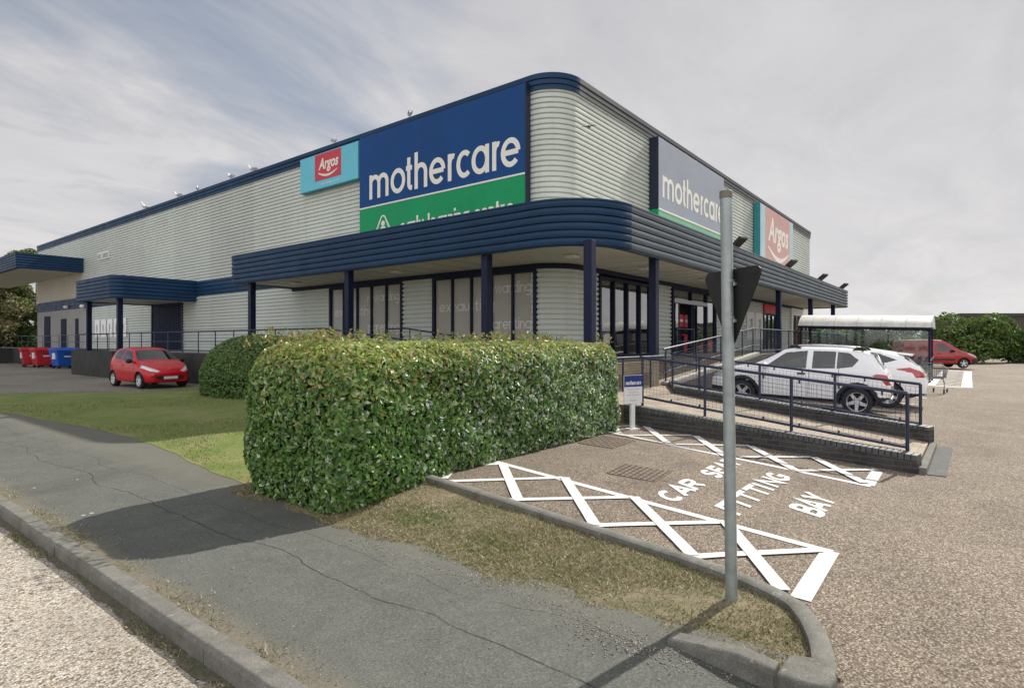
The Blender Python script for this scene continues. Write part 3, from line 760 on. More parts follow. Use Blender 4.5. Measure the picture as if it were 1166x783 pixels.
for (a, b, left) in ((.87, 5.06, True), (6.68, 10.89, False)):
    w = window(a, b, FL, 3.88, 5, 'L', film=blind, glass=filmglass)
    fn = lambda u, v, d: (.073-d*.3, b-u, v)
    def wtxt(text, u0, width, z, xh, st=.036):
        tm = MB(); word(tm, text, width, xh, st, lambda u, v, d: fn(u+u0, v+z, d), .22); tm.build('window_word', filmtext, w)
    wtxt('rewarding', 2.25, 1.75, 3.22, .24); wtxt('exhausting', .22, 2.35, 2.72, .26); wtxt('parenting', 2.3, 1.7, 2.12, .25)
window(2.27, 6.03, FL, 3.8, 4, 'R', d0=-.05)
# entrance with automatic doors
DZ = FL
m = MB()
for x0, x1 in ((7.85, 7.95), (9.75, 9.82), (11.5, 11.62), (12.66, 12.76)): m.box(x0, -.05, DZ, x1, .12, 3.86)
m.box(7.95, -.05, 3.78, 12.66, .12, 3.86)
E_ = m.build('entrance', navyp, B)
m = MB(); m.box(7.95, -.09, 3.26, 11.5, .11, 3.42); m.build('door_operator', M('grey_aluminium', (.42, .44, .46), .35, .6), E_, bevel=.01)
for x0, x1, z0, z1 in ((7.95, 8.55, DZ, 3.26), (10.6, 11.5, DZ, 3.26), (11.62, 12.66, DZ, 3.78), (7.95, 9.75, 3.42, 3.78), (9.82, 11.5, 3.42, 3.78)):
    m = MB(); m.add([(x0, .03, z0), (x1, .03, z0), (x1, .03, z1), (x0, .03, z1)], [(0, 1, 2, 3)]); m.build('pane', glassw, E_)
for x0 in (8.5, 10.3):
    m = MB(); m.box(x0, .07, DZ+.02, x0+.07, .11, 3.24); m.box(x0+.25, .07, DZ+.02, x0+.32, .11, 3.24); m.box(x0+.07, .07, DZ+.02, x0+.25, .11, DZ+.12); m.box(x0+.07, .07, 3.15, x0+.25, .11, 3.24); m.build('sliding_door', navyp, E_)
redp = M('red_poster', (.50, .02, .05), .45); whp = M('pale_poster', (.62, .62, .60), .5)
for k, (x, z0, z1, mt) in enumerate(((8.95, 2.35, 2.85, redp), (9.62, 2.35, 2.85, redp), (9.35, 1.35, 2.05, redp), (8.98, 1.35, 2.0, doorblue))):
    m = MB(); m.box(x, .2, z0, x+.58, .22, z1); pz = m.build('hanging_poster', mt, E_)
    if mt is redp and z0 > 2:
        m = MB(); m.box(x+.08, .190, z0+.2, x+.5, .198, z0+.3); m.build('poster_lettering', whp, pz)
# display panels and far openings of the entrance side
for x0, x1 in ((17.3, 18.65), (18.8, 20.2)):
    m = MB(); m.box(x0, -.03, 1.88, x1, .05, 3.3); p = m.build('display_panel', white, B)
    m = MB(); xm = (x0+x1)/2
    m.add([(xm-.25, -.036, 2.2), (xm-.1, -.036, 2.2), (xm+.12, -.036, 2.62), (xm+.3, -.036, 2.45), (xm+.3, -.036, 3.0), (xm-.2, -.036, 2.9), (xm, -.036, 2.75)], [(0, 1, 2, 6), (6, 2, 3, 4, 5)]); m.build('panel_emblem', M('grey_print', (.33, .34, .34), .6), p)
w = window(20.5, 23.85, DZ, 3.35, 4, 'R'); m = MB(); m.box(20.4, -.06, 3.36, 23.9, .06, 3.85); m.build('door_header', red, w)
m = MB(); m.box(26.4, -.1, DZ, 26.75, .1, 3.9); m.box(31.1, -.1, DZ, 31.45, .1, 3.9); m.box(26.75, -.1, 3.55, 31.1, .1, 3.9); m.build('portal_frame', white, B)
window(26.8, 31.05, DZ, 3.5, 4, 'R', frame=M('brown_frame', (.09, .035, .025), .5))
# doors of the long side
m = MB()
m.box(-.03, 24.1, FL, .1, 24.25, 3.95); m.box(-.03, 28.05, FL, .1, 28.2, 3.95); m.box(-.03, 24.25, 3.8, .1, 28.05, 3.95)
d = m.build('goods_door', navyp, B)
for k in range(8):
    m = MB(); y = 24.27+k*.472; m.box(.0, y, FL, .05, y+.45, 3.78); m.build('door_leaf', doorblue, d)
for y0, y1, z1 in ((47.3, 48.9, 3.75), (43.4, 44.7, 3.45), (40.75, 41.45, 3.4)):
    m = MB(); m.box(-.04, y0, FL, .0, y1, z1); m.box(-.05, y0+.12, FL, -.035, y1-.12, z1-.12); m.build('service_door', doorblue, B, bevel=.01)
for k in range(5):
    y = 37.4-k*1.15; m = MB(); m.box(-.05, y-.85, 2.05, -.01, y, 3.2); p = m.build('wall_poster', M('poster_white', (.85, .85, .84), .6), B)
    m = MB(); m.add([(-.056, y-.45, 2.35), (-.056, y-.35, 2.32), (-.056, y-.32, 2.7), (-.056, y-.42, 2.95), (-.056, y-.55, 2.8)], [(0, 1, 2, 3, 4)]); m.build('poster_emblem', M('grey_print', (.33, .34, .34), .6), p)
for y0, y1 in ((36.1, 36.85), (34.8, 35.9)):
    m = MB(); m.box(-.07, y0, 7.16, .0, y1, 7.62); v = m.build('wall_vent', white, B)
    m = MB(); m.box(-.078, y0+.1, 7.24, -.069, y1-.1, 7.54); m.build('vent_slot', M('vent_grey', (.36, .38, .36), .6), v)
for y, z in ((42.9, 4.28), (39.4, 4.2), (38.1, 4.2)):
    m = MB(); m.lathe([(0.001, .12), (.12, .10), (.17, 0), (.12, -.1), (.001, -.12)], 12, Matrix.Translation((-.2, y, z))); m.build('wall_lamp', white, B, smooth=True)

# ---- main canopy
CZ0, CZ1, CO = 3.95, 5.02, 2.7
def canopy(name, path_front, deck_poly, z0, z1, nr, cols, lamps, fasc=navy, split=0):
    m = MB(); m.prism(deck_poly, z0+.06, z1-.12); c = m.build(name, soffitm, B)
    m = MB(); p = (z1-z0)/nr; prof = [(-.3, z0+.03), (-.05, z0)]
    for i in range(nr):
        z = z0+i*p; prof += [(-.05, z+.002), (-.05, z+p*.13), (.006, z+p*.17), (.024, z+p*.45), (.026, z+p*.75), (.012, z+p*.95), (-.05, z+p*.995)]
    prof += [(.03, z1-.01), (.03, z1+.03), (-.05, z1+.04), (-.3, z1-.1)]
    if split:
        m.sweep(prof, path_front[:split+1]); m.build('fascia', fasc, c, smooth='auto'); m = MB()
        m.sweep(prof, path_front[split:]); m.build('sunlit_tint_fascia', navy_sunlit, c, smooth='auto')  # entrance run takes the navy with sunlight painted in
    else: m.sweep(prof, path_front); m.build('fascia', fasc, c, smooth='auto')
    m = MB()                                       # cover strips of the soffit boards
    for k in cols:
        cx, cy, cz, w = k; mm = MB(); mm.box(cx-w/2, cy-w/2, cz, cx+w/2, cy+w/2, z0+.07); mm.build('column', navyp, c, bevel=.008)
    for lx, ly in lamps:
        mm = MB(); mm.box(lx-.16, ly-.16, z0-.03, lx+.16, ly+.16, z0+.055); mm.build('soffit_lamp', M('lamp_bowl', (.62, .62, .55), .35), c, bevel=.03)
    return c
r = 1.75; yl, xr = 13.55, 29.7
pf = [(0.02, yl), (-CO+.25, yl)]+arc(-CO+.25, yl-.25, .25, 90, 180, 5)[1:]+arc(-CO+r, -CO+r, r, 180, 270, 14)+[(xr, -CO), (xr, 0.0)]
deck = [(0.0, yl-.08), (-CO+.08, yl-.08)]+arc(-CO+r, -CO+r, r-.08, 180, 270, 14)+[(xr-.08, -CO+.08), (xr-.08, 0), (1, 0), (.3, .3), (0, 1)]
cols = [(-2.42, -2.42, .4, .21), (-2.42, .64, FL-.5, .21), (-2.42, 6.4, FL, .21), (-2.42, 12.4, FL, .21), (.95, -2.42, .4, .21), (13.8, -2.42, FL, .21), (20.2, -2.42, FL, .21), (26.4, -2.42, FL, .21)]
MC = canopy('canopy', pf, deck, CZ0, CZ1, 6, cols, [(-1.45, 11.0), (-1.4, 5.3), (-.85, -.95), (2.65, -1.35), (6.9, -1.6)], split=len(pf)-3)
m = MB()
for y in frange(1.2, 13, 1.0): m.box(-2.55, y, CZ0+.050, -.04, y+.012, CZ0+.062)
for x in frange(1.2, 29, 1.0): m.box(x, -2.55, CZ0+.050, x+.012, -.04, CZ0+.062)
m.build('soffit_joint', M('joint_grey', (.36, .355, .31), .7), MC)
m = MB(); m.sweep([(.0, 3.86), (.09, 3.86), (.09, 4.0)], cpath(13.5, 29.6, RC)); m.build('wall_head_trim', navyp, MC)
# side canopy over the goods door
pf2 = [(0.02, 28.0), (-3.3, 28.0)]+arc(-3.3, 27.5, .5, 90, 180, 6)[1:]+arc(-3.3, 23.0, .5, 180, 270, 6)+[(0.02, 22.5)]
canopy('side_canopy', pf2, [(0, 27.92), (-3.3, 27.92)]+arc(-3.3, 27.5, .42, 90, 180, 6)[1:]+arc(-3.3, 23.0, .42, 180, 270, 6)+[(0, 22.58)], 3.8, 4.86, 6, [(-3.3, 23.1, FL-1.2, .22), (-3.3, 27.4, FL-1.2, .22)], [])
# loading canopy high on the far end
pf3 = [(0.02, 60), (-3.7, 60), (-3.7, 39.8), (0.02, 39.8)]
canopy('loading_canopy', pf3, [(0, 59.9), (-3.62, 59.9), (-3.62, 39.88), (0, 39.88)], 6.55, 7.55, 6, [], [])

# ---- terraces, ramps and their walls (concrete raised walkways round the building)
LZ = .55
def rampslab(poly_z, depth=1.4):
    vs = [p for p in poly_z]+[(p[0], p[1], -.2) for p in poly_z]; n = len(poly_z)
    return vs, [tuple(range(n)), tuple(range(2*n-1, n-1, -1))]+[(i, n+i, n+(i+1) % n, (i+1) % n) for i in range(n)]
m = MB(); m.add(*rampslab([(9.5, -2.75, FL-.01), (31.8, -2.75, FL-.01), (31.8, .06, FL-.01), (9.5, .06, FL-.01)]))
m.add(*rampslab([(-2.85, 7.3, FL-.01), (.04, 7.3, FL-.01), (.04, 31.0, FL-.01), (-2.85, 31.0, FL-.01)]))
m.add(*rampslab([(-1.25, 31.0, FL-.01), (.04, 31.0, FL-.01), (.04, 62, FL-.01), (-1.25, 62, FL-.01)]))
m.add(*rampslab([(-3.75, 22.6, FL-.012), (-2.85, 22.6, FL-.012), (-2.85, 28.3, FL-.012), (-3.75, 28.3, FL-.012)]))
struct('terrace', m, concrete)
m = MB(); m.add(*rampslab([(1.15, -2.75, LZ), (9.5, -2.75, FL-.01), (9.5, .06, FL-.01), (1.15, .06, LZ)]))
m.add(*rampslab([(-4.0, -4.2, LZ), (-1.1, -3.9, LZ), (1.15, -2.75, LZ), (1.15, .1, LZ), (-4.0, .1, LZ)]))
m.add(*rampslab([(-2.85, .1, LZ), (.04, .1, LZ), (.04, 7.3, FL-.01), (-2.85, 7.3, FL-.01)]))
m.add(*rampslab([(-4.62, -8.67, .10), (-2.15, -8.67, .10), (-1.1, -3.9, LZ), (-4.0, -4.2, LZ)]))
struct('ramp_paving', m, paver)
def wall_run(pts, th, side):
    """tapered wall: pts (x,y,ztop), thickness to one side, foot 0.2 below ground"""
    a, b = pts; dx, dy = b[0]-a[0], b[1]-a[1]; L = math.hypot(dx, dy); nx, ny = -dy/L*th*side, dx/L*th*side
    return [(a[0], a[1], -.2), (b[0], b[1], -.2), (b[0]+nx, b[1]+ny, -.2), (a[0]+nx, a[1]+ny, -.2), (a[0], a[1], a[2]), (b[0], b[1], b[2]), (b[0]+nx, b[1]+ny, b[2]), (a[0]+nx, a[1]+ny, a[2])], \
        [(0, 1, 2, 3), (4, 7, 6, 5), (0, 4, 5, 1), (1, 5, 6, 2), (2, 6, 7, 3), (3, 7, 4, 0)]
def bricktop(p, q, th, side, n, mat, parent, over=.012, hh=.10):
    """brick-on-edge capping, one brick beside the next"""
    m = MB(); p = Vector(p); q = Vector(q); d = (q-p); L = d.length; d.normalize()
    nrm = Vector((-d.y, d.x, 0)).normalized()*side; up_ = Vector((0, 0, 1))
    for i in range(n):
        a = p+d*(L*i/n+.004); b = p+d*(L*(i+1)/n-.004); j = random.uniform(-.003, .003)
        c = [a-nrm*(over+j), b-nrm*(over+j), b+nrm*(th+over), a+nrm*(th+over)]
        m.add([tuple(v) for v in c]+[tuple(v+up_*(hh+j)) for v in c], [(3, 2, 1, 0), (4, 5, 6, 7), (0, 1, 5, 4), (1, 2, 6, 5), (2, 3, 7, 6), (3, 0, 4, 7)])
    return m.build('brick_coping', mat, parent, bevel=.008)
capm = M('blue_brick_coping', (.075, .078, .08), .5, 0, .5, .35, 8, bump=.3, bscale=60)
capl = M('concrete_coping', (.40, .385, .34), .8, 0, .3, .15, 6)
w = thing('ramp_wall', 'low dark brick wall on the open side of the entrance ramp beside the painted bay', 'wall')
m = MB(); m.add(*wall_run([(-4.68, -8.68, .16), (-4.02, -4.1, .48)], .22, -1)); m.build('brickwork', brickdark, w); bricktop((-4.68, -8.68, .16), (-4.02, -4.1, .48), .22, -1, 62, capm, w, hh=.085)
w = thing('ramp_wall', 'low dark brick wall between the entrance ramp and the parked white crossover', 'wall')
m = MB(); m.add(*wall_run([(-2.30, -8.68, .28), (-1.1, -3.85, .66)], .24, -1)); m.build('brickwork', brickdark, w); bricktop((-2.30, -8.68, .28), (-1.1, -3.85, .66), .24, -1, 64, capm, w, hh=.06)
m = MB(); m.add(*wall_run([(-1.1, -3.85, .66), (1.1, -2.78, .70)], .2, -1)); m.build('return_brickwork', brickdark, w)
w = thing('ramp_side_wall', 'dark brick retaining wall with pale coping under the upper ramp along the shopfront', 'wall')
m = MB(); m.add(*wall_run([(1.15, -2.77, LZ+.02), (9.5, -2.77, FL+.02)], .18, -1)); m.build('brickwork', brickdark, w)
m = MB(); m.add(*wall_run([(1.13, -2.80, LZ+.09), (9.5, -2.80, FL+.09)], .26, 1))
m.v = [(x, y, z if z > 0 else (LZ+.022+(FL-LZ)*(x-1.15)/8.35)) for x, y, z in m.v]; m.build('coping', capl, w)
m = MB(); m.add(*wall_run([(9.5, -2.77, FL+.02), (31.8, -2.77, FL+.02)], .18, -1)); m.build('terrace_brickwork', brickdark, w)
w = thing('sill_wall', 'short yellow brick wall under the railing between the hedge and the second canopy column', 'wall')
m = MB(); m.add(*wall_run([(-3.4, -2.62, 1.22), (.84, -2.62, 1.22)], .2, 1)); m.build('brickwork', bricklight, w)
w = thing('terrace_wall', 'long black painted retaining wall of the raised walkway behind the red car', 'wall')
m = MB(); m.add(*wall_run([(-2.87, .2, LZ), (-2.87, 7.3, FL+.03)], .2, 1)); m.add(*wall_run([(-2.872, 7.3, FL+.03), (-2.872, 31.1, FL+.03)], .2, 1)); m.add(*wall_run([(-2.9, 31.12, FL+.028), (-1.2, 31.12, FL+.028)], .2, 1))
m.box(-3.80, 22.55, -.2, -2.875, 28.35, FL+.03); m.build('masonry', darkwall, w)
w = thing('dock_wall', 'black painted loading dock wall at the far end behind the waste bins', 'wall')
m = MB(); m.box(-1.35, 31.4, -.2, -1.2, 62, FL+.02); m.box(-16, 52, -.2, -1.36, 52.3, FL); m.box(-16, 52.3, -.2, -1.36, 62, FL-.05); m.build('masonry', darkwall, w)
m = MB(); m.box(-4.64, -8.775, -.03, -2.1, -8.685, .085); tag(m.build('ramp_threshold', kerbm, bevel=.01), 'concrete edging slab across the foot of the entrance ramp', 'kerb')
m = MB(); m.box(-4.66, -8.98, -.03, -2.0, -8.78, .012); tag(m.build('tarmac_patch', M('patch_tar', (.10, .10, .095), .9)), kind='structure')

# ------------------------------------------------------------------ shop signs
signblue = M('sign_blue', (.006, .055, .195), .4, 0, .2, .10, .5, streak=.12)
signgreen = M('sign_green', (.006, .27, .10), .4, 0, .25, .08, .8)
signteal = M('sign_turquoise', (.13, .50, .62), .35, 0, .5, .06, .6)
signteald = M('sign_turquoise_edge', (.02, .22, .25), .4)
signred = M('sign_red', (.52, .035, .055), .35, 0, .5, .06, .8)
letterw = M('sign_lettering', (.74, .73, .67), .5, 0, .4, .04, 3)
edgeblue = M('sign_edge_navy', (.006, .012, .035), .45)
SPANS = [('m', 0, 1.06), ('o', 1.17, 1.93), ('t', 1.93, 2.36), ('h', 2.40, 3.02), ('e', 3.11, 3.86), ('r', 3.97, 4.33), ('c', 4.35, 4.98), ('a', 5.00, 5.72), ('r', 5.84, 6.19), ('e', 6.18, 6.92)]
def brand(mp, mb, u0, z0, k, xh, st, d0):     # the wide brand word, each letter at its own place
    for ch, a, b in SPANS:
        w, sts = letter(ch); a += st*.5/k; b -= st*.5/k; sc = (b-a)/max(.05, w)
        if ch in 'oea': sc = (b-a)/.78
        ins = st*.5
        for q, stt in enumerate(sts):
            pts = []
            for px_, pz_ in stt:
                zc = pz_*xh
                if ch in 'oeca': zc = ins+(pz_-.11)/.78*(xh-2*ins)          # bowls stay inside the x-height
                elif pz_ > .6 and pz_ < .99 and ch in 'mhr': zc = min(zc, xh-ins)
                pts.append(((a+px_*sc)*k, zc))
            if ch == 'a' and q == 1: pts = [(b*k, 0), (b*k, xh)]
            rb = ribbon2(pts, st); d = d0+.004+.0015*q; vs = []
            for l, r_ in rb: vs += [mp(u0+l[0], z0+l[1], d), mp(u0+r_[0], z0+r_[1], d)]
            mb.add(vs, [(2*i, 2*i+1, 2*i+3, 2*i+2) for i in range(len(rb)-1)])
def board(mp, u0, u1, z0, z1, d0, d1, mat, name, parent, edge=None):
    def P(u, d, z): return mp(u, z, d)
    m = MB(); vs = [P(u, d, z) for z in (z0, z1) for d in (d0, d1) for u in (u0, u1)]
    m.add(vs, [(0, 2, 3, 1), (4, 5, 7, 6), (0, 1, 5, 4), (2, 6, 7, 3), (0, 4, 6, 2), (1, 3, 7, 5)])
    return m.build(name, mat, parent, bevel=.006, seg=1)
Lm = lambda u, z, d: (-d, -u, z)          # long wall: u runs to the right as seen (towards -y)
Rm = lambda u, z, d: (u, -d, z)
# long wall, navy and green board
S = thing('shop_sign', 'big navy and green shop sign with white lettering on the shaded long side', 'shop sign')
board(Lm, -8.69, -1.03, 4.75, 6.60, .03, .26, signgreen, 'green_panel', S)
board(Lm, -8.69, -1.03, 6.66, 9.26, .03, .262, signblue, 'blue_panel', S)
board(Lm, -8.69, -1.03, 6.602, 6.658, .03, .275, letterw, 'divider_strip', S)
board(Lm, -1.026, -1.0, 4.75, 9.28, .03, .268, edgeblue, 'edge_trim', S)
m = MB(); brand(Lm, m, -8.11, 6.90, 1.0, .875, .162, .263); m.build('lettering', letterw, S)
m = MB(); word(m, 'early learning centre', 4.95, .40, .085, lambda u, v, d: Lm(-6.42+u, 5.44+v, .261+d), .34)
m.build('small_lettering', letterw, S)
m = MB(); q = 0
for k in (1.0, .84):
    P = [(-.62*k, -.75), (-.1*k, .06*k+.02), (0, .12*k), (.1*k, .06*k+.02), (.62*k, -.75)]
    for a in [P]:
        rb = ribbon2(a, .035); vs = []
        for l, r_ in rb: vs += [Lm(-7.35+l[0], 6.12+l[1], .266+.001*q), Lm(-7.35+r_[0], 6.12+r_[1], .266+.001*q)]
        m.add(vs, [(2*i, 2*i+1, 2*i+3, 2*i+2) for i in range(len(rb)-1)]); q += 1
for cy, r_ in ((5.95, .10), (5.72, .15)):
    m.add([Lm(-7.35+r_*math.cos(2*PI*i/16), cy+r_*math.sin(2*PI*i/16), .2675) for i in range(16)], [tuple(range(16))])
m.build('triangle_emblem', letterw, S)
# long wall, turquoise board with red square
S = thing('shop_sign', 'turquoise shop sign with a red square, left of the big navy sign', 'shop sign')
board(Lm, -12.6, -8.8, 7.82, 9.20, .03, .25, signteal, 'turquoise_panel', S)
board(Lm, -12.6, -8.8, 7.79, 7.818, .03, .25, signteald, 'edge_trim', S)
board(Lm, -11.55, -9.83, 8.13, 9.17, .2, .262, signred, 'red_panel', S)
def smile(mb, mp, u0, u1, z, sag, w, d):
    n = 16; vs = []
    for i in range(n+1):
        t = i/n; u = u0+(u1-u0)*t; zc = z-sag*math.sin(PI*(t*.93))*(1) + .22*sag*t; k = w*(.25+.75*math.sin(PI*min(1, .12+t*.8)))
        vs += [mp(u, zc+k/2, d), mp(u, zc-k/2, d)]
    return mb.add(vs, [(2*i, 2*i+1, 2*i+3, 2*i+2) for i in range(n)])
m = MB(); fitted(m, 'Argos', -11.28, -9.98, 8.40, 8.98, lambda u, v, d: Lm(u, v, .263+d), .004, .03, .22); m.build('lettering', letterw, S)
m = MB(); smile(m, Lm, -11.3, -10.05, 8.42, .17, .085, .268); m.build('smile_stripe', letterw, S)
m = MB(); fitted(m, 'www.argos.co.uk', -11.15, -9.95, 7.92, 8.03, lambda u, v, d: Lm(u, v, .251+d), .004, .01); m.build('web_address', letterw, S)
# entrance side, large board
S = thing('shop_sign', 'large blue sign with painted-in glare and white lettering on the sunny entrance side', 'shop sign')
glareblue = M('sign_blue_glare_tint', (.235, .265, .325), .45, 0, .6, .10, .4, coat=.5, crough=.25)  # grazing sun glare mixed into this board's blue and green
glaregreen = M('sign_green_glare_tint', (.17, .42, .25), .45, 0, .6, .08, .8)
board(Rm, 5.84, 12.78, 4.75, 6.46, .03, .36, glaregreen, 'green_panel', S)
board(Rm, 5.84, 12.78, 6.52, 9.06, .03, .362, glareblue, 'blue_panel', S)
board(Rm, 5.84, 12.78, 6.462, 6.518, .03, .375, letterw, 'divider_strip', S)
board(Rm, 5.80, 5.837, 6.49, 9.07, .03, .368, edgeblue, 'edge_trim', S); board(Rm, 5.80, 5.837, 4.75, 6.485, .03, .367, signgreen, 'edge_trim', S)
m = MB(); brand(Rm, m, 6.16, 6.96, .945, .80, .165, .363); m.build('lettering', letterw, S)
# entrance side, red board with turquoise sides
S = thing('shop_sign', 'red sign with painted-in glare, turquoise sides and white smile on the entrance side', 'shop sign')
glarered = M('sign_red_glare_tint', (.54, .30, .27), .45, 0, .6, .08, .6)  # sun glare painted into the pale red and turquoise
glareteal = M('sign_turquoise_glare_tint', (.40, .54, .57), .45, 0, .5, .06, .6)
board(Rm, 18.5, 19.5, 4.75, 9.05, .03, .36, glareteal, 'turquoise_panel', S); board(Rm, 24.7, 25.55, 4.75, 9.05, .03, .36, glareteal, 'turquoise_panel', S)
board(Rm, 19.503, 24.697, 4.75, 9.05, .03, .365, glarered, 'red_panel', S); board(Rm, 18.45, 18.497, 4.75, 9.06, .03, .366, signteald, 'edge_trim', S)
m = MB(); fitted(m, 'Argos', 19.95, 24.35, 6.85, 8.65, lambda u, v, d: Rm(u, v, .366+d), .004, .03, .22); m.build('lettering', letterw, S)
m = MB(); smile(m, Rm, 19.95, 24.35, 6.95, .62, .26, .372); m.build('smile_stripe', letterw, S)

# ------------------------------------------------------------------ floodlights on the entrance canopy
lampglass = M('lamp_glass', (.35, .36, .36), .15)
def floodlight(label):
    t = thing('floodlight', label, 'floodlight', (0, 0, 0), 0, 'floodlights along the canopy edge')
    m = MB(); m.tube([(0, .25, -.05), (0, .05, .06), (0, -.12, .16)], .03, 8); m.build('arm', blackp, t)
    mt = Matrix.Translation((0, -.27, .26)) @ Matrix.Rotation(rad(-32), 4, 'X')
    m = MB(); m.add([mt @ Vector(p) for p in [(-.24, -.28, -.07), (.24, -.28, -.07), (.2, .26, -.11), (-.2, .26, -.11), (-.26, -.30, .05), (.26, -.30, .05), (.23, .28, .05), (-.23, .28, .05)]],
                    [(3, 2, 1, 0), (4, 5, 6, 7), (0, 1, 5, 4), (1, 2, 6, 5), (2, 3, 7, 6), (3, 0, 4, 7)]); m.build('lamp_head', blackp, t, bevel=.015)
    m = MB(); m.box(-.2, -.24, .052, .2, .22, .06, mt); m.build('lens', lampglass, t)
    return t
f0 = floodlight('black floodlight on the canopy edge below the pale blue sign, beside the grey pole')
for i, (x, lab) in enumerate(((7.5, None), (14.9, 'black floodlight on the canopy edge below the pale red sign'), (21.9, 'black floodlight on the canopy edge just right of the pale red sign'), (28.4, 'rightmost black floodlight near the far end of the canopy'))):
    f = f0 if i == 0 else copy_tree(f0); place(f, (x, -2.5, CZ1+.05), rad(-25), lab); f.scale = (.8, .8, .8)

# ------------------------------------------------------------------ gulls on the roof edge
gw = M('gull_white', (.84, .83, .81), .7); gg = M('gull_grey', (.33, .35, .37), .7); gy = M('beak_yellow', (.5, .3, .05), .5)
def ell(c, r, n=12, k=8, rot=None):
    vs = []; fs = []
    for i in range(k+1):
        a = PI*i/k
        for j in range(n):
            v = Vector((r[0]*math.cos(a), r[1]*math.sin(a)*math.cos(2*PI*j/n), r[2]*math.sin(a)*math.sin(2*PI*j/n)))
            if rot is not None: v = rot @ v
            vs.append(v+Vector(c))
    for i in range(k):
        for j in range(n): fs.append((i*n+j, i*n+(j+1) % n, (i+1)*n+(j+1) % n, (i+1)*n+j))
    return vs, fs
def gull(label, pitch=20, head=.30):
    t = thing('gull', label, 'gull', (0, 0, 0), 0, 'gulls on the roof edge')
    R_ = Matrix.Rotation(rad(-pitch), 3, 'Y')
    m = MB()                                           # one continuous body: breast, neck and head swept along a spine
    sp = [(-.20, 0, .13, .012), (-.14, 0, .135, .04), (-.05, 0, .14, .068), (.04, 0, .15, .075), (.10, 0, .175, .062), (.135, 0, .21, .045), (.15, 0, .25, .038), (.165, 0, .285, .042), (.19, 0, .30, .036), (.215, 0, .30, .018)]
    n = 12; vs = []
    for i, (x, y, z, r) in enumerate(sp):
        a = sp[max(0, i-1)]; b = sp[min(len(sp)-1, i+1)]; d = Vector((b[0]-a[0], 0, b[2]-a[2])).normalized(); u = Vector((0, 1, 0)); w = d.cross(u)
        for j in range(n): vs.append(Vector((x, y, z))+u*r*math.cos(2*PI*j/n)+w*r*math.sin(2*PI*j/n))
    m.add(vs, [(i*n+j, i*n+(j+1) % n, (i+1)*n+(j+1) % n, (i+1)*n+j) for i in range(len(sp)-1) for j in range(n)]+[tuple(range(n)), tuple((len(sp)-1)*n+j for j in range(n))])
    m.build('body', gw, t, smooth=True)
    for s in (-1, 1):
        m = MB(); m.add(*ell((-.07, s*.058, .165), (.17, .018, .055), rot=Matrix.Rotation(rad(8), 3, 'Y'))); m.build('wing', gg, t, smooth=True)
        m = MB(); m.tube([(.02, s*.03, .09), (.015, s*.03, .0), (.05, s*.03, .0)], .007, 6); m.build('leg', gy, t)
    m = MB(); m.tube([(.21, 0, .298), (.265, 0, .285)], .012, 6, r1=.003); m.build('beak', gy, t)
    return t
g0 = gull('white gull with grey wings on the roof edge above the navy sign')
for i, (y, rz, s, lab) in enumerate(((6.25, 60, 1.15, None), (10.6, -100, 1.15, 'white gull on the roof edge above the turquoise sign'), (16.9, 140, 1.2, 'pale gull on the roof edge, nearest one left of the turquoise sign'),
        (18.9, 100, 1.2, 'small gull on the roof edge, second one left of the turquoise sign'), (22.4, 70, 1.1, 'small gull on the roof edge, third one left of the turquoise sign'), (24.7, 130, 1.2, 'gull on the roof edge, fourth one left of the turquoise sign'), (29.2, 200, 1.4, 'farthest gull along the shaded roof edge'))):
    g_ = g0 if i == 0 else copy_tree(g0); place(g_, (.0, y, 9.525), rad(rz), lab); g_.scale = (s*.85,)*3

t = thing('bird', 'small dark bird flying past the rounded corner of the building', 'bird', (.35, -.75, 7.75), rad(200)); t.scale = (.65, .65, .65)
bd = M('bird_dark', (.02, .02, .02), .7)
m = MB(); m.add(*ell((0, 0, 0), (.16, .045, .045), 10, 8)); m.tube([(.13, 0, .01), (.2, 0, 0)], .012, 6, r1=.003); m.build('body', bd, t, smooth=True)
for s_ in (-1, 1):
    m = MB(); m.prism([(.06, 0), (.02, s_*.18), (-.06, s_*.34), (-.05, s_*.16), (-.07, 0)], -.006, .006, lambda a, b, c: (a, b, c+.35*abs(b)-.6*b*b)); m.build('wing', bd, t)

